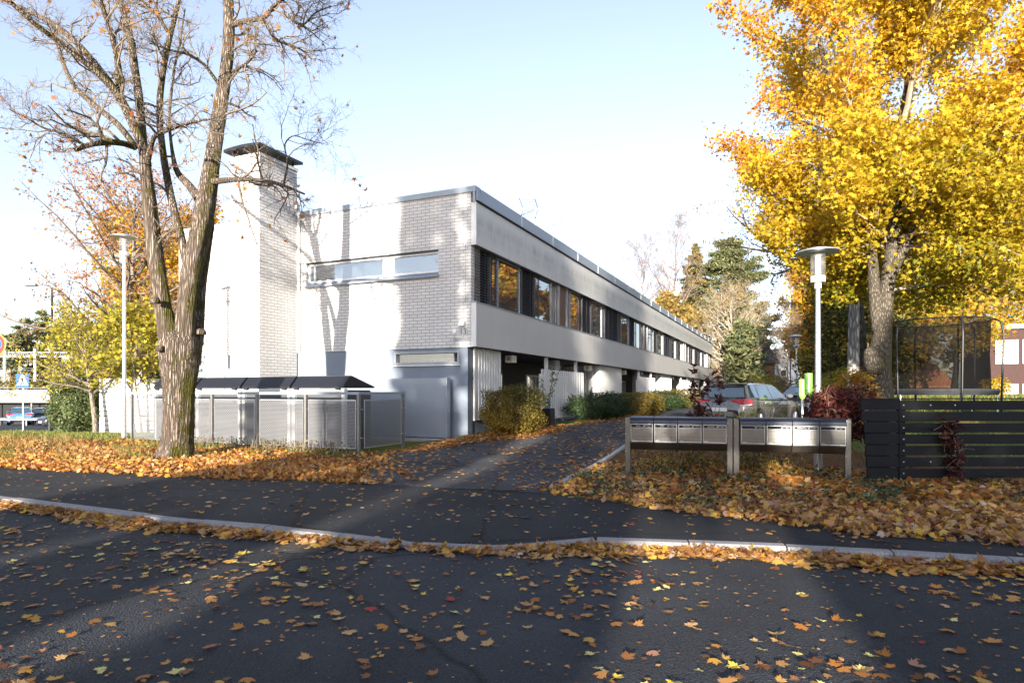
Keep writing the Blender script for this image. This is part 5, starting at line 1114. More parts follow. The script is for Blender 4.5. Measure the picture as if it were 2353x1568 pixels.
# ---------------------------------------------------------------- cars
def car(loc, rz, label, paint, estate=True, name='parked_car', z=None, plate=True, txt=None):
    "local: x forward (0 = rear bumper), y left, z up; about 4.55 m long"
    x, y = loc; C = empty(name, (x, y, gz(x, y) if z is None else z), rz, label, 'car')
    st = [0, .04, .12, .35, .62, .9, 1.05, 1.4, 2.0, 2.6, 3.1, 3.28, 3.6, 3.9, 4.15, 4.38, 4.5, 4.55]
    tops = [.62, .82, .97, 1.0, 1.0, .99, .985, .98, .975, .97, .965, .96, .93, .89, .85, .77, .68, .58]
    wid = [.62, .76, .84, .885, .9, .9, .9, .9, .9, .9, .9, .9, .9, .89, .87, .8, .7, .6]
    bot = [.34, .26, .22, .2, .2, .2, .2, .2, .2, .2, .2, .2, .2, .2, .2, .2, .24, .3]
    mb = MB(); V = []; k = 15
    for X, t, w, b in zip(st, tops, wid, bot):
        h = t - b
        half_ = [(w * .9, b), (w * .985, b + h * .18), (w * .99, b + h * .42), (w, b + h * .62), (w * .992, b + h * .74), (w * .965, b + h * .9), (w * .9, t - .006), (w * .5, t + .012)]
        ring = half_ + [(0, t + .016)] + [(-a, c) for a, c in reversed(half_)]
        V += [(X, a, c) for a, c in ring]
    k = 17; n = len(st)
    mb.add(V, [((i + 1) * k + j, (i + 1) * k + j + 1, i * k + j + 1, i * k + j) for i in range(n - 1) for j in range(k - 1)] + [tuple(i * k + j for i, j in ((i_, 0) for i_ in range(0))) or tuple(range(k - 1, -1, -1)), tuple((n - 1) * k + j for j in range(k))])
    # greenhouse: base ring (belt) and roof ring
    rear_r = .42 if estate else .95
    def gh(X):                     # roof height, half width at roof
        return np.interp(X, [rear_r, rear_r + .25, 1.9, 2.35], [1.40, 1.455, 1.48, 1.445]), np.interp(X, [rear_r, 2.35], [.60, .62])
    gx = [(.16, rear_r), (.55, rear_r + .3), (1.1, max(1.1, rear_r + .5)), (1.9, 1.85), (2.7, 2.2), (3.3, 2.38)]
    V = []; 
    for (xb, xr) in gx:
        zr, wr = gh(xr); zb = np.interp(xb, st, tops) - .02; wb = np.interp(xb, st, wid) * .935
        half_ = [(wb, xb, zb), (wr + .045, xr * .75 + xb * .25, zb + (zr - zb) * .8), (wr, xr, zr - .02), (wr * .55, xr, zr + .012)]
        V += [(b, a, c) for a, b, c in half_] + [(xr, 0, zr + .018)] + [(b, -a, c) for a, b, c in reversed(half_)]
    k = 9; n = len(gx)
    mb.add(V, [((i + 1) * k + j, (i + 1) * k + j + 1, i * k + j + 1, i * k + j) for i in range(n - 1) for j in range(k - 1)] + [tuple(range(k - 1, -1, -1)), tuple((n - 1) * k + j for j in range(k))])
    body = mb.build('body', paint, C, smooth=True); 
    sd = body.modifiers.new('soft', 'SUBSURF'); sd.levels = 1; sd.render_levels = 2
    def gpt(xb, f, side):          # point on the side glass: xb base position, f height 0..1
        i = np.interp(xb, [g_[0] for g_ in gx], [g_[1] for g_ in gx]); zr, wr = gh(i); zb = np.interp(xb, st, tops) - .02; wb = np.interp(xb, st, wid) * .935
        if f < .8: t = f / .8; p = (xb + (i - xb) * .75 * t, wb + (wr + .045 - wb) * t, zb + (zr - zb) * .8 * t)
        else: t = (f - .8) / .2; p = (xb + (i - xb) * (.75 + .25 * t), wr + .045 - .045 * t, zb + (zr - zb) * (.8 + .2 * t))
        return (p[0], side * (p[1] + .006), p[2])
    for side in (-1, 1):
        for (a, b) in ((.42, .98), (1.03, 1.92), (1.98, 3.02)):
            mb = MB(); m = 6; V = []
            for f in (.09, .3, .55, .78, .9):
                for j in range(m + 1):
                    xx = a + (b - a) * j / m
                    V.append(gpt(xx, f, side))
            mb.add(V, [(r * (m + 1) + j, r * (m + 1) + j + 1, (r + 1) * (m + 1) + j + 1, (r + 1) * (m + 1) + j) for r in range(4) for j in range(m)])
            mb.build('side_window', M['carglass'], C, smooth=True)
    mb = MB(); zr, wr = gh(rear_r)       # rear window
    mb.add([(.15, -.74, 1.03), (.15, .74, 1.03), (rear_r - .035, .6, 1.375), (rear_r - .035, -.6, 1.375)], [(1, 0, 3, 2)]); mb.build('rear_window', M['carglass'], C)
    mb = MB(); mb.add([(3.27, -.78, 1.0), (3.27, .78, 1.0), (2.44, .58, 1.43), (2.44, -.58, 1.43)], [(0, 1, 2, 3)]); mb.build('windscreen', M['carglass'], C)
    if estate:
        mb = MB(); mb.box(rear_r - .12, rear_r + .3, -.58, .58, 1.425, 1.455, 0, .012); mb.build('spoiler', paint, C)
        for s in (-1, 1):
            mb = MB(); mb.tube([(.62, s * .61, 1.44), (.72, s * .615, 1.505), (1.3, s * .625, 1.53), (2.0, s * .63, 1.515), (2.2, s * .63, 1.45)], .016, 8); mb.build('roof_rail', M['black'], C, smooth=True)
        mb = MB(); mb.prism([(.52, 1.455), (.62, 1.455), (.50, 1.52)], 'y', -.012, .012); mb.build('antenna_fin', M['black'], C)
    for s in (-1, 1):               # lights, mirrors, handles
        mb = MB(); mb.add([(.105, s * .36, .83), (.085, s * .36, .95), (.10, s * .76, .985), (.30, s * .888, .97), (.36, s * .906, .87), (.30, s * .905, .83), (.05, s * .76, .80)], [(0, 1, 2, 6) if s > 0 else (6, 2, 1, 0), (6, 2, 3, 5) if s > 0 else (5, 3, 2, 6), (5, 3, 4) if s > 0 else (4, 3, 5)])
        mb.add([(.10, s * .36, .80), (.095, s * .36, .83), (.045, s * .76, .80), (.295, s * .907, .825), (.295, s * .907, .80), (.04, s * .76, .775)], [(0, 1, 2, 5) if s > 0 else (5, 2, 1, 0), (5, 2, 3, 4) if s > 0 else (4, 3, 2, 5)], 1)
        o = mb.build('tail_light', [M['redlens'], M['white']], C); sl = o.modifiers.new('thick', 'SOLIDIFY'); sl.thickness = .022; sl.offset = 0
        mb = MB(); mb.add([(4.34, s * .40, .70), (4.30, s * .40, .80), (4.1, s * .80, .84), (3.95, s * .87, .84), (4.2, s * .84, .70)], [(0, 1, 2, 4) if s < 0 else (4, 2, 1, 0), (4, 2, 3) if s < 0 else (3, 2, 4)])
        o = mb.build('headlight', M['lens'], C); sl = o.modifiers.new('thick', 'SOLIDIFY'); sl.thickness = .05; sl.offset = 0
        mb = MB(); mb.box(2.86, 3.02, s * 1.0 - .1, s * 1.0 + .1, .99, 1.13, 0, .045); mb.box(2.9, 2.95, min(s * .86, s * .92), max(s * .86, s * .92), 1.0, 1.03); mb.box(2.852, 2.858, s * 1.0 - .075, s * 1.0 + .075, 1.015, 1.105, 1); mb.build('mirror', [paint, M['glass']], C)
        mb = MB()
        for xx in (1.25, 2.15): mb.tube([(xx, s * .9, .845), (xx + .03, s * .925, .85), (xx + .16, s * .925, .85), (xx + .2, s * .9, .845)], .014, 6)
        mb.build('door_handle', M['steel'], C, smooth=True)
        mb = MB()
        for xs in ((1.02, 1.95), (1.98, 1.98), (3.12, 3.06)):
            xx = xs[1] if xs[0] != 1.02 else 1.95
            if xs[0] == 1.02: mb.tube([(1.12, s * .873, .95), (1.14, s * .9, .83), (1.2, s * .9025, .6), (1.35, s * .896, .32)], .006, 4)
            else: mb.tube([(xx + .02, s * .873, .95), (xx, s * .9, .82), (xx, s * .9025, .6), (xx, s * .896, .3)], .006, 4)
        mb.tube([(.95, s * .906, .765), (2, s * .906, .765), (3.3, s * .905, .755)], .005, 4)
        mb.build('door_gap', M['dark'], C)
        for xx, nm in ((.86, 'rear'), (3.62, 'front')):
            mb = MB(); mb.lathe([(.37, s * .86), (.37, s * .909), (.0, s * .909)] if s > 0 else [(0, -.909), (.37, -.909), (.37, -.86)], 28, c=(xx, 0, .34), axis='y'); mb.build('wheel_arch', M['dark'], C)
            mb = MB(); yy_ = s * .80; q = [(.2, -.1), (.3, -.1), (.318, -.07), (.318, .09), (.3, .115), (.215, .118)]; mb.lathe([(r_, v) for r_, v in q], 28, c=(xx, yy_, .318), axis='y') if s > 0 else mb.lathe([(r_, -v) for r_, v in reversed(q)], 28, c=(xx, yy_, .318), axis='y')
            wh = mb.build('wheel', M['black'], C, smooth=True)
            mb = MB(); mb.lathe([(.0, s * .1), (.2, s * .085), (.215, s * .12)] if s < 0 else [(.215, .12), (.2, .085), (0, .1)], 24, c=(xx, yy_, .318), axis='y')
            for q in range(5):
                a = 2 * math.pi * q / 5; mb.tube([(xx, yy_ + s * .118, .318), (xx + .2 * math.cos(a), yy_ + s * .116, .318 + .2 * math.sin(a))], .026, 6)
            mb.build('rim', M['steel'], wh)
    mb = MB(); mb.box(-.012, .03, -.26, .26, .60, .71); 
    o = mb.build('number_plate', M['white'], C)
    mb = MB(); mb.box(4.5, 4.562, -.26, .26, .42, .53); 
    if txt: put_text(mb, txt, .09, Matrix(((0, 0, 1, 4.565), (1, 0, 0, 0), (0, 1, 0, .475), (0, 0, 0, 1))), 1)
    mb.build('number_plate', [M['white'], M['black']], C)
    mb = MB(); mb.box(4.40, 4.505, -.5, .5, .60, .70, 0, .01); mb.box(4.42, 4.54, -.6, .6, .28, .38, 0, .01)
    for i in range(9): mb.box(4.50, 4.512, -.45 + i * .11, -.44 + i * .11, .61, .69, 1)
    mb.build('grille', [M['dark'], M['steel']], C)
    mb = MB(); mb.box(-.02, .1, -.66, .66, .3, .45, 0, .03); mb.build('bumper', M['black'], C)
    mb = MB(); mb.tube([(.112, -.1, 1.03), (.21, .25, 1.13)], .01, 5); mb.build('rear_wiper', M['black'], C)
    return C
def paint(name, c, met=.6, rough=.28):
    m = mat(name, c, rough, met, var=.04, scale=5, coat=.6); return m
M['carglass'] = glassmat('car_glass', (.03, .055, .06), .03)
M['redlens'] = mat('red_tail_lens', (.45, .012, .015), .15, var=.1, scale=20, coat=.8)
M['lens'] = mat('clear_headlamp', (.6, .62, .65), .1, .3, var=.1, coat=.8)
car((7.0 - .62, 19.0 + .38), R(45), 'silver grey estate car with roof rails parked before the row house', paint('silver_paint', (.24, .23, .215)))
car((13.3, 27.8), R(62), 'dark blue-grey car parked beyond the silver estate', paint('dark_paint', (.05, .06, .08), .4), True)
car((11.3, 24.6), R(55), 'black car half hidden in front of the silver estate car', paint('black_paint', (.02, .022, .026), .3), False)
cz = lambda x, y: gz(x, y) + .03
for xd, Y, rz, lab, c, est, tx, fr_ in ((92, 45.5, R(-122), 'black car facing us at the left, cut by the green yew', (.02, .022, .028), False, 'JLM-995', True), (46, 52.2, R(124), 'light blue estate car seen from behind in the station car park', (.10, .24, .48), True, None, False), (90, 54.5, R(118), 'dark saloon next to the light blue estate car', (.03, .03, .045), False, None, False)):
    x, y = XY(xd, Y)
    if fr_: x -= 4.55 * math.cos(rz); y -= 4.55 * math.sin(rz)
    car((x, y), rz, lab, paint('car_paint', c, .3), est, z=cz(x, y), txt=tx)

# ---------------------------------------------------------------- left background: signs, lamp post, bollard, railway
blue = flat('sign_blue', (.01, .09, .45), .4); red = flat('sign_red', (.75, .03, .02), .4); yel = flat('sign_yellow', (.85, .62, .02), .4)
def disc(mb, c, r0, r1, y, m, k=40):
    for i in range(k):
        a, b = 2 * math.pi * i / k, 2 * math.pi * (i + 1) / k
        mb.quad((c[0] + r0 * math.cos(a), y, c[1] + r0 * math.sin(a)), (c[0] + r1 * math.cos(a), y, c[1] + r1 * math.sin(a)), (c[0] + r1 * math.cos(b), y, c[1] + r1 * math.sin(b)), (c[0] + r0 * math.cos(b), y, c[1] + r0 * math.sin(b)), m)
p = W(-9.8, 791, 17.8); z = gz(p.x, p.y)
S = empty('no_parking_sign', (p.x, p.y, z), R(-8), 'round red, blue and yellow-rimmed no parking sign cut by the left picture edge', 'road sign')
mb = MB(); mb.tube([(0, .03, -.1), (0, .03, p.z - z + .3)], .03, 12); mb.build('pole', M['steel'], S)
mb = MB(); h = p.z - z; mb.lathe([(0, .02), (.32, .02), (.32, 0), (0, 0)], 40, 3, c=(0, 0, h), axis='y'); disc(mb, (0, h), .3, .32, -.002, 0); disc(mb, (0, h), .2, .3, -.002, 1); disc(mb, (0, h), 0, .2, -.002, 2)
a = R(45); mb.add([(-.2 * math.cos(a) - .03, -.004, h + .2 * math.sin(a) - .03), (-.2 * math.cos(a) + .03, -.004, h + .2 * math.sin(a) + .03), (.2 * math.cos(a) + .03, -.004, h - .2 * math.sin(a) + .03), (.2 * math.cos(a) - .03, -.004, h - .2 * math.sin(a) - .03)], [(0, 1, 2, 3)], 1)
mb.build('sign_face', [yel, red, blue, M['steel']], S)
p = W(51.5, 874, 28); z = gz(p.x, p.y)
S = empty('crossing_sign', (p.x, p.y, z), R(-4), 'square blue pedestrian crossing sign on a grey pole', 'road sign')
mb = MB(); mb.tube([(0, .035, -.1), (0, .035, p.z - z + .2)], .03, 12); mb.build('pole', M['steel'], S)
h = p.z - z; mb = MB(); mb.box(-.31, .31, 0, .02, h - .31, h + .31, 0)
mb.add([(-.27, -.003, h - .2), (.27, -.003, h - .2), (.06, -.003, h + .24), (-.06, -.003, h + .24)], [(0, 1, 2, 3)], 1)
for i in range(5): xx = -.19 + i * .095; mb.add([(xx - .024, -.006, h - .195), (xx + .012, -.006, h - .195), (xx * .82 + .018, -.006, h - .1), (xx * .82 - .012, -.006, h - .1)], [(0, 1, 2, 3)], 2)
disc(mb, (.0, h + .17), 0, .038, -.008, 2, 16)
mb.add([(x_, -.009, h + z_) for x_, z_ in ((-.05, .12), (.05, .12), (.075, .02), (.05, .0), (.045, .06), (.04, -.03), (.09, -.15), (.06, -.17), (.0, -.05), (-.05, -.17), (-.085, -.16), (-.035, -.03), (-.045, .06), (-.075, .02), (-.1, .03), (-.075, .1))], [tuple(range(16))], 2)
mb.build('sign_face', [blue, M['white'], M['black']], S)
p = W(119.5, 990, 30); z = gz(p.x, p.y)
S = empty('lamp_post', (p.x, p.y, z - .1), 0, 'tall dark road lamp post with one arm reaching left', 'street lamp')
mb = MB(); mb.lathe([(.085, 0), (.085, 1.3), (.06, 1.4), (.045, 6.9)], 14); mb.build('pole', M['dark'], S)
mb = MB(); mb.tube([(0, 0, 6.8), (-.1, 0, 7.0), (-.5, 0, 7.05), (-.7, 0, 7.05)], .03, 8); mb.box(-1.3, -.7, -.12, .12, 7.0, 7.1, 0, .03); mb.build('lamp_arm', M['steel_post'], S)
p = W(115, 992, 29.2); z = gz(p.x, p.y)
o = MB().lathe([(.1, -.1), (.1, .78), (.085, .83), (0, .84)], 18).lathe([(.102, .6), (.102, .68)], 18, 1).build('bollard', [M['black'], M['steel']]); o.location = (p.x, p.y, z); tag(o, 'short black bollard at the foot of the dark lamp post', 'bollard')
# guard rail
GR = empty('guard_rail', (*XY(40, 49.5), gz(*XY(40, 49.5))), R(0), 'low grey guard rail in front of the parked blue car', 'guard rail')
mb = MB(); mb.prism([(-.02, .45), (.02, .52), (-.02, .6), (.03, .66), (.05, .66), (.01, .6), (.05, .52), (.01, .45)], 'x', -12, 5.2); mb.build('rail', M['steel'], GR)
for i in range(9):
    mb = MB(); mb.box(-12 + i * 2.1, -11.92 + i * 2.1, .06, .12, -.2, .62); mb.build('rail_post', M['steel_post'], GR)
# station shelter
sx, sy = XY(0, 66); sz = gz(sx, sy)
ST = empty('station_shelter', (sx, sy, sz), 0, 'long low station building with pale fascia and dark wall behind the parked cars', 'station building')
ztop = 1.5 + 4.5 / F * 66 - sz; zb_ = 1.5 - 24 / F * 66 - sz
mb = MB(); mb.box(-30, 9, 1.2, 7, -.3, zb_ + .3); mb.build('wall', M['dark'], ST)
mb = MB(); mb.box(-30.2, 9.2, -.05, 7, zb_, ztop - .45); mb.box(-30.2, 9.2, -.12, 7, ztop - .44, ztop - .2); mb.build('fascia', mat('weathered_fascia', (.13, .135, .14), .5), ST)
mb = MB(); mb.box(-30.4, 9.4, -.3, 7.2, ztop - .199, ztop); mb.tube([(-30, -.2, ztop + .25), (9, -.2, ztop + .25)], .05, 6); mb.build('roof', M['steel'], ST)
for i in range(10):
    mb = MB(); mb.box(-29 + i * 4, -28.88 + i * 4, .3, .42, -.3, zb_ - .002); mb.build('column', M['steel_post'], ST)
c = W(18, 915, 65.9); mb = MB(); mb.lathe([(.22, -.08), (.22, -.02), (.12, 0), (0, 0)][::-1], 20, c=(W(114, 910, 66).x - sx, -.1, zb_ + .55), axis='y'); mb.build('wall_light', M['white'], ST)
# catenary gantry
gx_, gy_ = XY(45, 92); gzz = gz(gx_, gy_); zc = 1.5 + 82 / F * 92 - gzz
G = empty('gantry', (gx_, gy_, gzz), 0, 'pale steel lattice gantry over the railway with hanging masts', 'railway gantry')
mb = MB(); x0, x1 = -14, 9
for yy_ in (0, .5):
    for zz in (zc, zc + .65): mb.tube([(x0, yy_, zz), (x1, yy_, zz)], .045, 5)
    for i in range(36):
        a = x0 + i * .64; mb.tube([(a, yy_, zc), (a + .32, yy_, zc + .65)], .022, 4); mb.tube([(a + .32, yy_, zc + .65), (a + .64, yy_, zc)], .022, 4)
mb.build('truss', M['offwhite'], G)
for xd in (8, 78):
    xx = (xd - 45) / F * 92; mb = MB(); mb.box(xx - .12, xx + .12, .1, .35, zc - 3.6, zc + 1.1); mb.tube([(xx, .2, zc - 2.2), (xx - 2.6, .2, zc - 1.7)], .04, 5); mb.tube([(xx, .2, zc - 1.7), (xx - 2.6, .2, zc - 1.7)], .04, 5); mb.build('drop_mast', M['steel'], G)
mb = MB(); mb.box(x0 - .15, x0 + .15, .1, .4, -.5, zc); mb.box(x1 - .15, x1 + .15, .1, .4, -.5, zc); mb.build('column', M['steel_post'], G)
for zz, yy_ in ((zc - 1.75, 1), (zc - 2.6, 1), (zc + .95, 2)):
    pass
w_ = MB()
for zz in (2.6, 3.9, 5.9): w_.tube([(-115, 92, zz - .4), (-20, 92, zz - .4)], .015, 4)
o = w_.build('contact_wires', M['dark']); tag(o, 'thin overhead wires running below the lattice gantry', 'wires')
# brush below the far pines
rs = np.random.default_rng(31)
n = 9000; X = rs.uniform(-120, -58, n); Yb = rs.uniform(104, 122, n); P = np.stack([X, Yb, g(X, Yb) + rs.random(n) ** .8 * (5.2 + 1.8 * np.sin(X * .5))], 1)
stuff(leaves('woodland_brush', P, (.5, 1.0), M['lf_hedge'], LANCE, .2, rs=rs)); 
n = 9000; X = rs.uniform(20, 75, n); Yb = rs.uniform(105, 125, n); P = np.stack([X, Yb, g(X, Yb) + rs.random(n) ** .8 * (7 + 2.5 * np.sin(X * .4))], 1)
stuff(leaves('far_woodland', P, (.5, 1.0), M['lf_birch'], LANCE, .2, rs=rs))
# white slat fence and pergola frame
wx, wy = XY(229, 23.7); wz = gz(wx, wy)
WF = empty('slat_fence', (wx, wy, wz), R(-1.5), 'white horizontal board fence behind the left street lamp', 'fence')
mb = MB()
for i in range(12): zz = 2.02 - wz - i * .178; mb.box(0, 5.7, -.02, .02, zz - .15, zz)
mb.build('boards', M['white'], WF)
for xx in (.0, 1.4, 2.8, 4.2, 5.6):
    mb = MB(); mb.box(xx, xx + .09, .021, .1, -.3, 2.0 - wz); mb.build('fence_post', M['white'], WF)
px_, py_ = XY(317, 24.6); pz_ = gz(px_, py_)
PG = empty('pergola_frame', (px_, py_, pz_), R(-2), 'white open timber frame standing above the board fence', 'pergola')
mb = MB(); mb.box(-.09, 4.2, -.05, .05, 2.72 - pz_, 2.82 - pz_); mb.build('beam', M['white'], PG)
for xx in (0, 3.4):
    mb = MB(); mb.box(xx, xx + .18, -.05, .05, -.3, 2.719 - pz_); mb.build('post', M['white'], PG)

# ---------------------------------------------------------------- right background buildings
def win_boxes(root, wins, y, m='glass'):
    for (x0, x1, z0, z1) in wins:
        mb = MB(); t = .1
        mb.box(x0, x0 + t, y, y + .12, z0, z1); mb.box(x1 - t, x1, y, y + .12, z0, z1); mb.box(x0 + t, x1 - t, y, y + .12, z0, z0 + t); mb.box(x0 + t, x1 - t, y, y + .12, z1 - t, z1); mb.box((x0 + x1) / 2 - .04, (x0 + x1) / 2 + .04, y, y + .12, z0 + t, z1 - t)
        f = mb.build('window', M['frame_white'], root); mb = MB(); mb.box(x0 + t, x1 - t, y + .04, y + .06, z0 + t, z1 - t); mb.build('pane', M[m], f)
hx, hy = XY(1632, 82); hz = gz(hx, hy)
YH = empty('brick_house', (hx, hy, hz - .3), 0, 'yellow brick house with steep dark roof at the end of the drive', 'house')
s82 = 82 / F
zt = 1.5 + 70 * s82 - hz + .3; wr = (1782 - 1632) * s82
mb = MB(); mb.box(0, wr, 0, 9, 0, zt - .02); mb.build('wall', M['yellowbrick'], YH, uv=True)
mb = MB(); ov = .45; zr_ = 1.5 + 100 * s82 - hz + .3
mb.prism([(-ov, zt - .25), (4.5, zr_ + 1.2), (9 + ov, zt - .25), (9 + ov, zt - .05), (4.5, zr_ + 1.5), (-ov, zt + .0)], 'x', 3.2, wr + .35); mb.build('roof', M['black'], YH)
mb = MB(); mb.prism([(-.9, 1.2 * zt * .75), (2.3, zt + 1.0), (5.2, 1.2 * zt * .7), (5.2, 1.2 * zt * .75), (2.3, zt + 1.3), (-.9, 1.2 * zt * .8)], 'y', -1.2, 3); mb.build('porch_roof', M['black'], YH)
win_boxes(YH, [(.6, 1.9, .9, 2.5), (4.4, 6.1, .9, 2.6), (1.8, 3.0, 3.4, 4.4)], -.08)
mb = MB(); mb.box(wr - .15, wr + .02, -.04, .0, 0, zt - .3); mb.build('corner_board', M['white'], YH)
hx, hy = XY(1786, 96); hz = gz(hx, hy); s96 = 96 / F
WH = empty('white_house', (hx, hy, hz - .3), 0, 'plain white rendered house with flat roof beyond the yellow brick house', 'house')
mb = MB(); mb.box(0, 3.45, 0, 8, 0, 1.5 + 98 * s96 - hz + .3); mb.build('wall', M['white'], WH)
mb = MB(); mb.box(-.1, 3.55, -.1, 8.1, 1.5 + 98 * s96 - hz + .301, 1.5 + 98 * s96 - hz + .45); mb.build('roof', M['zinc'], WH)
mb = MB(); mb.box(.5, 1.2, -.05, .02, 3.8, 5.0); mb.build('window', M['glass'], WH)
gx0, gy0 = XY(1790, 70); 
GF = empty('garden_fence', (gx0, gy0, gz(gx0, gy0)), 0, 'weathered grey board fence before the white house', 'fence')
mb = MB(); mb.box(0, 3.2, 0, .05, -.2, 1.9); mb.box(0, 3.2, -.03, .0, 1.5, 1.6); mb.build('boards', M['concrete'], GF)
for xx in (0, 1.55, 3.1):
    mb = MB(); mb.box(xx, xx + .1, .051, .12, -.2, 1.95); mb.build('fence_post', M['steel_post'], GF)
# red brick building at the right, long wall receding to the left
a0 = W(2273, 748, 47); rx, ry = a0.x, a0.y; rz0 = gz(rx, ry)
RB = empty('brick_building', (rx, ry, rz0 - .3), R(-27), 'two-storey red brick block with white-framed windows at the right edge', 'building')
zt = a0.z - rz0 + .3
mb = MB(); mb.box(0, 40, 0, 12, 0, zt - .3); mb.build('wall', M['redbrick'], RB, uv=True)
mb = MB(); mb.box(-.3, 40.3, -.3, 12.3, zt - .299, zt + .05); mb.build('roof_edge', M['concrete'], RB)
k = 0
win_boxes(RB, [(x_, x_ + 1.35, z_, z_ + 1.75) for x_ in (.35, 1.95, 4.1, 6.6, 9.1, 11.6, 14.1) for z_ in (zt - 2.85, zt - 6.1)], -.07)
# low terracotta-tiled outbuilding seen through the net
lx, ly = XY(2098, 42); lz = gz(lx, ly)
LB = empty('outbuilding', (lx, ly, lz - .2), R(-3), 'low outbuilding with orange tiled roof slope seen through the trampoline net', 'outbuilding')
zt = 1.5 + 62 / F * 42 - lz + .2; zb2 = 1.5 + 12 / F * 42 - lz + .2
tile = brickmat('terracotta_tiles', (.62, .26, .13), (.55, .22, .11), (.3, .12, .07), bw=.3, bh=.2, ms=.02)
mb = MB(); mb.box(.1, 2.9, 1, 4, 0, zb2); mb.build('wall', M['yellowbrick'], LB, uv=True)
mb = MB(); mb.prism([(.4, zb2 - .05), (2.5, zt), (4.6, zb2 - .05), (4.6, zb2 + .1), (2.5, zt + .15), (.4, zb2 + .1)], 'x', 0, 3.0); mb.build('roof', tile, LB, uv=True)
# trampoline
tx, ty = XY(2152, 20.3); tz = gz(tx, ty)
TR = empty('trampoline', (tx, ty, tz - .02), 0, 'round trampoline with black safety net and bent poles behind the dark fence', 'trampoline')
def netmat():
    m, ns, ls, b = nt('safety_net'); b.inputs['Base Color'].default_value = (.007, .007, .007, 1); b.inputs['Roughness'].default_value = .9; b.inputs['Specular IOR Level'].default_value = .05
    t = ns.new('ShaderNodeBsdfTransparent'); mx = ns.new('ShaderNodeMixShader'); tc = ns.new('ShaderNodeTexCoord'); nz = ns.new('ShaderNodeTexNoise'); nz.inputs['Scale'].default_value = 1.5; ls.new(tc.outputs['Object'], nz.inputs[0])
    mr = ns.new('ShaderNodeMapRange'); mr.inputs[3].default_value = .5; mr.inputs[4].default_value = .85; ls.new(nz.outputs['Fac'], mr.inputs[0]); ls.new(mr.outputs[0], mx.inputs[0]); ls.new(b.outputs[0], mx.inputs[2]); ls.new(t.outputs[0], mx.inputs[1])
    ls.new(mx.outputs[0], ns['Material Output'].inputs[0]); return m
rT = 1.55; zbed = 1.5 + 7 / F * 20 - tz; ztp = 1.5 + 165 / F * 20 - tz
mb = MB(); V = []; k = 64
for zz, bulge in ((zbed, 1), (zbed + .6, .985), ((zbed + ztp) / 2, .97), (ztp - .5, .985), (ztp, 1)):
    for j in range(k): a = 2 * math.pi * j / k; rr = rT * .93 * bulge * (1 - .03 * (1 - math.cos(a * 6)) * .5); V.append((rr * math.cos(a), rr * math.sin(a), zz))
mb.add(V, [(i * k + j, i * k + (j + 1) % k, (i + 1) * k + (j + 1) % k, (i + 1) * k + j) for i in range(4) for j in range(k)]); mb.build('safety_net', netmat(), TR, smooth=True)
mb = MB(); mb.lathe([(0, zbed - .03), (rT * .9, zbed - .03), (rT * .9, zbed), (0, zbed)], 48); mb.build('jumping_mat', M['black'], TR)
mb = MB(); mb.lathe([(rT * .9, zbed + .04), (rT * 1.03, zbed + .03), (rT * 1.05, zbed - .03), (rT * 1.02, zbed - .16), (rT * 1.0, zbed - .16), (rT * .99, zbed - .05), (rT * .9, zbed - .02)], 48); mb.build('edge_pad', mat('dark_pad', (.03, .032, .036), .45), TR)
for i in range(6):
    a = 2 * math.pi * (i + .3) / 6; c, s = math.cos(a), math.sin(a)
    mb = MB(); mb.tube([(rT * 1.06 * c, rT * 1.06 * s, .05), (rT * 1.07 * c, rT * 1.07 * s, zbed), (rT * 1.1 * c, rT * 1.1 * s, ztp - .5), (rT * 1.06 * c, rT * 1.06 * s, ztp - .12), (rT * .95 * c, rT * .95 * s, ztp)], .028, 8); mb.build('net_pole', M['black'], TR, smooth=True)
    mb = MB(); mb.tube([(rT * c, rT * s, zbed - .1), (rT * 1.0 * c, rT * 1.0 * s, .03)], .025, 8); mb.build('leg', M['steel'], TR)
mb = MB(); th = np.linspace(0, 2 * np.pi, 49); mb.tube(np.stack([rT * .94 * np.cos(th), rT * .94 * np.sin(th), 0 * th + ztp], 1), .02, 6); mb.build('top_hoop', M['black'], TR)
# black planter at the facade
px_, py_ = XY(1255, 20.9)
PL = empty('planter', (px_, py_, gz(px_, py_)), R(66), 'tall square black planter between the clipped hedge and the privacy screen', 'planter')
mb = MB(); mb.prism([(-.2, 0), (.2, 0), (.24, .62), (.21, .62), (.2, .56), (-.2, .56), (-.21, .62), (-.24, .62)], 'y', -.2, .2); mb.box(-.22, .22, -.22, -.2, 0, .62); mb.box(-.22, .22, .2, .22, 0, .62); mb.build('pot', M['black'], PL)
mb = MB(); mb.box(-.19, .19, -.19, .19, .5, .565); mb.build('soil', M['verge'], PL)
# climbing plant on the first screen
rs = np.random.default_rng(77); q = Vector(on_house(5.5, -.12, 0)); zq = gz(q.x, q.y)
CP = empty('climbing_rose', (q.x, q.y, zq), R(66), 'sparse green climber on the near end of the first privacy screen', 'climbing plant'); mb = MB(); P = []
for i in range(5):
    L_ = poly((rs.normal() * .2, 0, 0), (rs.normal() * .25, 0, 1), rs.uniform(1.6, 2.7), 9, rs, .12, .03); L_[:, 1] = -.02 - np.abs(L_[:, 1]) * .3; mb.tube(L_, .006, 4); P += [at_t(L_, t)[0] + rs.normal(size=3) * (.09, .03, .09) for t in rs.uniform(.1, 1, 55)]
mb.build('vines', M['bark_twig'], CP); leaves('foliage', np.array(P), (.06, .11), M['lf_yew_sun'], OVAL, .3, None, CP, rs=rs)
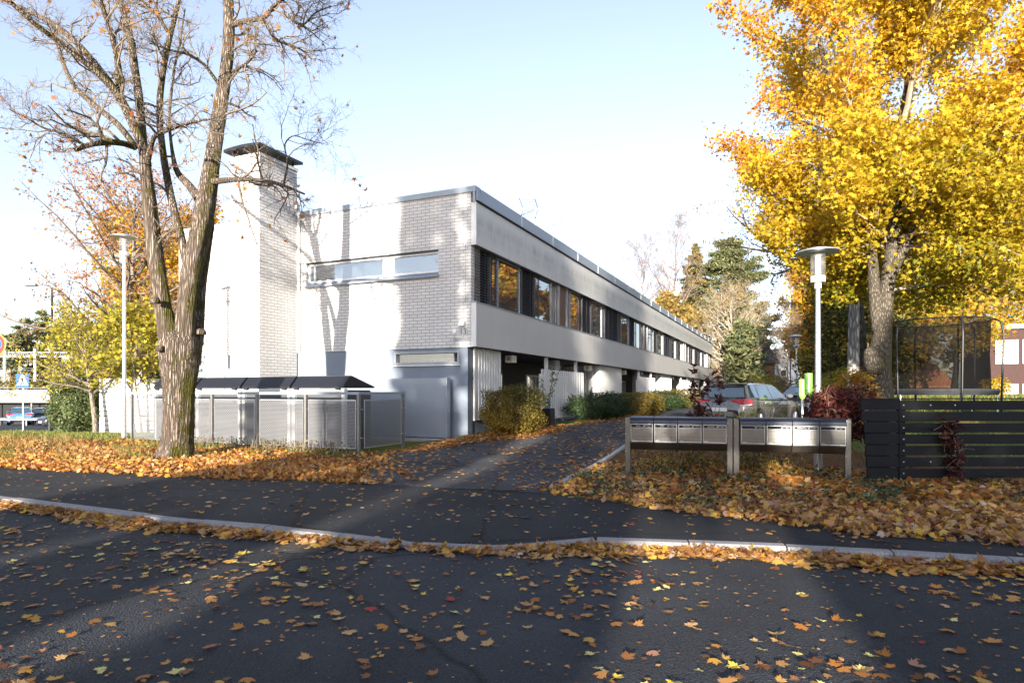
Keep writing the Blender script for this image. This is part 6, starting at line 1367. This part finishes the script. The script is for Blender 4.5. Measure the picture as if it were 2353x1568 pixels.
# drain grate in the road
DG = MB().box(-.3, .3, -.2, .2, -.03, .0, 0)
for i in range(9): DG.box(-.27, .27, -.17 + i * .04, -.15 + i * .04, .0, .006, 1)
o = DG.build('drain_grate', [M['dark'], mat('rusty_iron', (.03, .025, .022), .8)]); p = W(708, 1250, 6.45); o.location = (p.x, kerb_y(p.x) - .32, ROADZ + .006); o.rotation_euler = (0, 0, R(-14)); tag(o, 'rectangular iron drain grate in the road by the kerb, among fallen leaves', 'drain grate')
# ---------------------------------------------------------------- fallen leaves, grass, weeds
rs = np.random.default_rng(99)
def inside(P, x, y):
    P = np.array(P); c = np.zeros(len(x), bool); j = len(P) - 1
    for i in range(len(P)):
        m = ((P[i, 1] > y) != (P[j, 1] > y)) & (x < (P[j, 0] - P[i, 0]) * (y - P[i, 1]) / (P[j, 1] - P[i, 1] + 1e-12) + P[i, 0]); c ^= m; j = i
    return c
def noise2(x, y, s=1.0): return (np.sin(x * 1.7 * s + 1.3 * np.sin(y * 1.1 * s)) + np.sin(y * 2.3 * s + 1.7 * np.sin(x * .9 * s + 2)) + .6 * np.sin(x * 5.1 * s + y * 4.3 * s)) / 2.6
def litter(name, poly, n, mat_, size, zr=.07, up=.72, dens=None, tmpl=MAPLE, extra=None, surf_=surf):
    P = np.array(poly); x = rs.uniform(P[:, 0].min(), P[:, 0].max(), n * 3); y = rs.uniform(P[:, 1].min(), P[:, 1].max(), n * 3)
    k = inside(poly, x, y); 
    if dens is not None: k &= rs.random(len(x)) < dens(x, y)
    x, y = x[k][:n], y[k][:n]; z = surf_(x, y) + .015 + rs.random(len(x)) ** 1.5 * zr
    return stuff(leaves(name, np.stack([x, y, z], 1), size, mat_, tmpl, up, parent=None, curl=.45, rs=rs))
edge_l = [(-22, 17.6), (-10, 12.3), (-5.5, 10.85), (-2.3, 10.15), (-1.5, 10.6), (-2.4, 13), (-2.8, 15.6), (-7.5, 17.3), (-11.5, 18.6), (-16, 19), (-22, 22)]
litter('leaf_litter', edge_l, 34000, M['lf_litter'], (.042, .092), .06, .5, lambda x, y: np.clip((y - path_y(x) + .28 + .22 * noise2(x, y, 2.2)) / .55, 0, 1) * np.clip((-2.45 - x + .25 * noise2(x, y, 2)) / .5 + 1.2 * (y < 10.6), .1, 1) * np.where(noise2(x, y, .8) > .28, .45, 1) * np.where(y > 14.2 - .25 * (x + 8), .25 + .45 * (noise2(x, y) > 0), 1) * (1 - .75 * ss(15.3, 17, y + .42 * (x + 7))))
edge_r = [(.35, 9.45), (1.77, 8.05), (3.57, 6.6), (5, 6.0), (12, 4.2), (14, 9), (14, 10.4), (6, 10.6), (5.2, 11.6), (3, 13.5), (1.85, 13), (.8, 10.4)]
litter('leaf_litter', edge_r, 27000, M['lf_litter_frost'], (.045, .1), .06, .55, lambda x, y: np.clip((y - path_y(x) + .4 + .45 * (x > 3) + .4 * noise2(x, y, 2.2)) / .7, 0, 1) * np.where((x < 2.4) & (y > 9), .45, 1.0) * np.where((noise2(x, y, 1.6) > .35) & (y > 8.6), .35, 1))
litter('leaf_litter', [(2.2, 8.8), (6.6, 8.4), (7.5, 11.3), (5, 12.2), (2.4, 11.8)], 4600, M['lf_litter'], (.06, .115), .11, .6)
# gutter along the kerb
n = 3600; x = np.concatenate([rs.uniform(-8.5, -4.3, 1300), rs.uniform(-4.3, -1.2, 550), rs.uniform(-1.2, .3, 160), rs.uniform(.3, 6.5, 2600)]); d = np.abs(rs.normal(size=len(x))) * .13 * (.75 + .5 * noise2(x, x * .3, 1.2)); y = kerb_y(x) - .03 - np.abs(d)
stuff(leaves('leaf_litter', np.stack([x, y, ROADZ + .01 + rs.random(len(x)) * .07 * np.exp(-d * 7)], 1), (.05, .10), M['lf_litter_frost'], MAPLE, .68, np.clip(.15 + rs.random(len(x)) * .85, 0, 1), curl=.5, rs=rs))
# driveway edges and sparse leaves
drive = [(.5, 9.4), (-2.5, 10.3), (-3.0, 13), (-3.0, 16), (-1.8, 18.3), (1.2, 19.5), (3.2, 24), (6.5, 31), (12.5, 29), (9.6, 19.6), (4.6, 18.2), (2.8, 16), (1.7, 13), (.8, 10.4)]
def dd(x, y):
    l = np.interp(y, DY, DL); r = np.interp(y, DY, DR); e = np.minimum(x - l, r - x)
    return .2 + .8 * np.exp(-np.maximum(e, 0) * 2.6) + .35 * (noise2(x, y, .9) > .42)
litter('leaf_litter', drive, 7500, M['lf_litter'], (.05, .1), .03, .82, dd)
litter('leaf_litter', [(-2.6, 16.3), (-3.1, 15), (-1.9, 15.8), (.6, 17.4), (1.7, 19.5), (1.2, 21), (-1.2, 18.2), (-2.4, 17.6)], 2600, M['lf_litter'], (.05, .1), .05, .75)
litter('leaf_litter', [(1.2, 19.6), (3.4, 24), (8, 34), (7, 34.2), (1.4, 21)], 2200, M['lf_litter'], (.05, .1), .06, .7)
# footpath and road: medium leaves and crumbs beyond the 300 nearest
def scatter(n, fn):
    o = []; 
    while len(o) < n:
        x, y = rs.uniform(-14, 10), rs.uniform(1.7, 12); 
        if fn(x, y): o.append((x, y))
    return np.array(o)
road_ok = lambda x, y: y < kerb_y(x) - .12 and abs(x / y) < .9
path_ok = lambda x, y: kerb_y(x) + .2 < y < path_y(x) and abs(x / y) < .9
Q = np.concatenate([scatter(430, lambda x, y: road_ok(x, y) and y > 3.2 and rs.random() < (.18 + .82 * (noise2(np.float64(x), np.float64(y), 1.2) > .15))), scatter(330, path_ok)])
stuff(leaves('leaf_litter', np.stack([Q[:, 0], Q[:, 1], surf(Q[:, 0], Q[:, 1]) + .016], 1), (.04, .085), M['lf_litter'], MAPLE, .86, curl=.35, rs=rs))
Q = np.concatenate([scatter(1500, road_ok), scatter(450, path_ok)])
stuff(leaves('leaf_crumbs', np.stack([Q[:, 0], Q[:, 1], surf(Q[:, 0], Q[:, 1]) + .012], 1), (.012, .05), M['lf_litter'], DIAM, .9, curl=.3, rs=rs))
# the nearest 300 fallen leaves, one object each
kinds = [('yellow', (.62, .43, .05), 'golden yellow fallen maple leaf'), ('pale', (.55, .48, .17), 'pale yellow-green fallen maple leaf'), ('tan', (.42, .25, .10), 'dull tan fallen maple leaf'), ('brown', (.18, .085, .04), 'dark brown curled fallen maple leaf'), ('red', (.30, .035, .022), 'deep red fallen maple leaf')]
protos = []
for kn, col, lab in kinds:
    mt = mat('fallen_leaf_' + kn, col, .6, var=.25, scale=14, spec=.25)
    for v in range(3):
        mb = MB(); T_ = np.array(MAPLE); V = []; cz = rs.uniform(.2, 1.0) * (1.8 if kn == 'brown' else 1); sg = rs.uniform(.4, 1)
        V.append((0, .1, 0.0))
        for (a, b) in T_:
            jx = a * rs.uniform(.9, 1.1); V.append((jx, b - .45, cz * (jx * jx * .45 + (b - .45) ** 2 * .28 * sg) + rs.normal() * .02))
        mb.add(V, [(0, i, i % len(T_) + 1) for i in range(1, len(T_) + 1)])
        mb.tube([(0, -.45, .02), (.05, -.75, .04), (rs.normal() * .15, -1.1, .03)], .014, 4)
        me = mb.build('fallen_leaf', mt).data; protos.append((me, kn, lab))
for o in [o for o in COL.objects if o.name.startswith('fallen_leaf')]: bpy.data.objects.remove(o)
Qn = scatter(300, lambda x, y: road_ok(x, y) and y < 5.6 + .3 * abs(x) and rs.random() < (.16 + .84 * (noise2(np.float64(x), np.float64(y), 1.1) > .12)) * min(1, .25 + y / 5))
Qn[:3] = [(1.27 * 1.0, 3.62), (.29 * 3.2, 3.1), (.5, 3.35)]
for i, (x, y) in enumerate(Qn):
    k = rs.choice(5, p=[.22, .3, .28, .14, .06]); 
    if i == 0: k = 0
    me, kn, lab = protos[k * 3 + rs.integers(3)]
    o = bpy.data.objects.new('fallen_leaf', me); COL.objects.link(o); s = float(np.clip(rs.lognormal(-3.05, .33), .022, .078))
    if i < 3: s = .075
    o.scale = (s, s, s); o.location = (x, y, ROADZ + .008 + .002); o.rotation_euler = (rs.normal() * .13, rs.normal() * .13, rs.uniform(0, 6.28))
    tag(o, lab + ' lying flat on the dark road asphalt', 'fallen leaf', 'fallen leaves on the near road (%s)' % kn)
# grass on the left lawn, weeds and stubble
def blades(name, poly, n, h, m, lean=.3, w=.012, dens=None):
    P = np.array(poly); x = rs.uniform(P[:, 0].min(), P[:, 0].max(), n * 3); y = rs.uniform(P[:, 1].min(), P[:, 1].max(), n * 3); k = inside(poly, x, y)
    if dens is not None: k &= rs.random(len(x)) < dens(x, y)
    x, y = x[k][:n], y[k][:n]; n = len(x); a = rs.uniform(0, 6.28, n); hh = rs.uniform(h[0], h[1], n); z = g(x, y); l = rs.normal(size=n) * lean; la = rs.uniform(0, 6.28, n)
    b = np.stack([x, y, z], 1); dx = np.stack([np.cos(a), np.sin(a), 0 * a], 1) * w; top = b + np.stack([np.cos(la) * l * hh, np.sin(la) * l * hh, hh], 1); mid = b * .5 + top * .5 + np.array([0, 0, .06])[None] * hh[:, None]
    return stuff(arr_mesh(name, np.stack([b - dx, b + dx, mid + dx * .7, top, mid - dx * .7], 1).reshape(-1, 3), 5, m, rs.random(n)))
blades('grass', [(-22, 19), (-16, 18.2), (-11.8, 17.6), (-8, 16), (-6, 15.9), (-6.2, 16.6), (-11.7, 19.3), (-12, 23), (-15, 26), (-26, 26)], 22000, (.05, .13), M['grass'], .5, .008)
blades('grass', [(-15, 14.2), (-10.2, 13.2), (-6.5, 14.5), (-3.9, 14.2), (-3.9, 15.3), (-11.5, 19)], 5000, (.06, .16), M['grass'], .6, .007, lambda x, y: noise2(x, y, .8) > .1)
blades('grass', [(-40, 22), (-22, 18), (-15, 20), (-15, 26), (-40, 34)], 9000, (.05, .15), M['grass'], .5, .012)
blades('dry_weeds', [(-16, 17.3), (-12.4, 15.7), (-11.2, 16.4), (-12.5, 18.4), (-17, 19)], 1300, (.06, .32), M['grass_dry'], .6, .006)
blades('dry_weeds', [(-12.2, 15.3), (-9.8, 13.7), (-8.2, 14.2), (-9.4, 16.3), (-11.6, 16.6)], 700, (.06, .22), M['grass_dry'], .6, .006)
blades('grass', [(6.8, 12), (14, 11.5), (34, 34), (34, 60), (20, 60), (12, 30)], 16000, (.05, .14), M['grass'], .5, .012)
# cut stems along the bin fence
mb = MB()
for i in range(150):
    b = rs.uniform(.2, 6.4); o = Vector((FX, FY, 0)) + d2 * b - d1 * rs.uniform(.08, .5); z = gz(o.x, o.y)
    mb.tube([(o.x, o.y, z - .03), (o.x + rs.normal() * .03, o.y + rs.normal() * .03, z + rs.uniform(.12, .34))], rs.uniform(.005, .011), 4)
stuff(mb.build('shrub_stubble', M['bark_twig']))
P = []
for i in range(150):
    b = rs.uniform(.0, 6.6); o = Vector((FX, FY, 0)) + d2 * b - d1 * rs.uniform(.05, .55)
    P += [(o.x + rs.normal() * .05, o.y + rs.normal() * .05, gz(o.x, o.y) + rs.uniform(.05, .32)) for _ in range(4)]
stuff(leaves('low_foliage', np.array(P), (.03, .07), M['lf_hedge'], OVAL, .4, rs=rs))
# evergreen ground cover under and before the mailboxes
P = []
for i in range(260):
    x, y = rs.uniform(1.0, 7.8), rs.uniform(7.9, 11.6)
    if not inside(BANK_R, np.array([x]), np.array([y]))[0] or noise2(np.float64(x), np.float64(y), 1.6) < .0: continue
    m = 26; P.append(np.stack([x + rs.normal(size=m) * .12, y + rs.normal(size=m) * .12, gz(x, y) + .06 + rs.random(m) * .12], 1))
for i in range(55):
    x, y = rs.uniform(-5.5, -2.6), rs.uniform(10.9, 14.5); m = 14
    if noise2(np.float64(x), np.float64(y), 1.6) < .25: continue
    P.append(np.stack([x + rs.normal(size=m) * .1, y + rs.normal(size=m) * .1, gz(x, y) + .1 + rs.random(m) * .12], 1))
stuff(leaves('ground_cover', np.concatenate(P), (.035, .075), M['lf_ivy'], OVAL, .55, rs=rs))
P = []
for i in range(90):
    x, y = rs.uniform(2.4, 5.4), rs.uniform(11.0, 13.2); m = 40; h = rs.uniform(.15, .5)
    P.append(np.stack([x + rs.normal(size=m) * .14, y + rs.normal(size=m) * .1, gz(x, y) + rs.random(m) * h], 1))
stuff(leaves('low_foliage', np.concatenate(P), (.04, .09), M['lf_hedge'], LANCE, .35, rs=rs))

# ---------------------------------------------------------------- added trees out of view behind the camera, shaped to shade the foreground
rs = np.random.default_rng(55)
ez = np.array([math.sin(R(SUN_AZ)), math.cos(R(SUN_AZ))]); er = np.array([math.cos(R(SUN_AZ)), -math.sin(R(SUN_AZ))])
def ab(a, l): return er * a + ez * l              # a: to the right of the sun's path, l: along it
def shade_tree(a0, a1, h, label, z0=0.0, l=-22, top=.25, lean=0.0, dens=95):
    w = (a1 - a0) / 2; c = ab((a0 + a1) / 2, l); T = empty('added_caster_tree', (c[0], c[1], -.1), -R(SUN_AZ), label, 'tree', 'added evergreens that shade the foreground')
    mb = MB(); tx = w * .97 if z0 > 3 else 0; mb.tube([(tx, 0, 0), (tx, 0, z0 + .2), (0, 0, h * .9)], np.array([.12, .11, .04]) * (1 + h / 14), 10, cap=False); mb.build('trunk', M['bark_dark'], T)
    n = int(dens * 2 * w * (h - z0)); u = rs.random(n); z = z0 + (h - z0) * u; tw = np.minimum(1, ((1 - u) / top) ** .6)
    r = np.sqrt(rs.random(n)); th = rs.uniform(0, 6.28, n); wob = 1 + .07 * np.sin(z * 2.3 + a0) + .05 * np.sin(z * 5.1)
    p = np.stack([r * np.cos(th) * w * tw * wob, r * np.sin(th) * min(max(w, .6), 1.4) * tw, z], 1)
    leaves('crown', p, (.35, .65), M['lf_caster'], OVAL, .25, None, T, .2, rs=rs, hang=.5)
SH = [(-8.6, -6.2, 21, 'tall broad added evergreen out of view, farthest left of the tall shade casters', 0, .3), (-6.12, -4.05, 20, 'tall added evergreen out of view, second of the tall shade casters', 0, .3), (-3.5, -1.5, 20.5, 'tall added evergreen out of view, third of the tall shade casters', 0, .3),
      (-1.45, -.42, 10.5, 'lower columnar added evergreen out of view beside a narrow gap for light', 0, .2), (1.28, 1.62, 9.5, 'thin columnar added evergreen out of view right of the narrow gap', 0, .2), (1.55, 2.2, 5.9, 'short columnar added evergreen out of view', 0, .1), (1.4, 2.25, 9.6, 'bare-stemmed added evergreen out of view, shading above the short one', 7.3, .2), (2.15, 2.62, 7.0, 'slim low added evergreen out of view', 0, .1), (-.55, 1.35, 10.4, 'bare-stemmed added evergreen out of view, closing the top of the narrow gap', 5.5, .2),
      (2.66, 3.9, 9.4, 'columnar added evergreen out of view, fourth from the gap', 0, .25), (3.85, 5.9, 9.9, 'broad columnar added evergreen out of view, fifth from the gap', 0, .25), (5.8, 8.4, 9.2, 'broad columnar added evergreen out of view, sixth from the gap', 0, .25), (8.3, 12, 10.2, 'broad evergreen across the road at the far right', 0, .25), (11.8, 18, 9.5, 'broadest added evergreen out of view at the far right end', 0, .25)]
for a0, a1, h, lab, z0, tp in SH: shade_tree(a0, a1, h, lab, z0, top=tp)
for i, (a0, a1, h) in enumerate(((-12.6, -8.9, 5.1), (-17, -12.4, 4.9), (-23, -16.8, 5.2), (-32, -22.8, 5.0))):
    shade_tree(a0, a1, h, ('low broad added evergreen out of view, left of the tall shade casters', 'second low broad added evergreen to the left, out of view', 'third low broad added evergreen to the left, out of view', 'low broad added evergreen out of view at the far left')[i], 0, top=.06, dens=120)
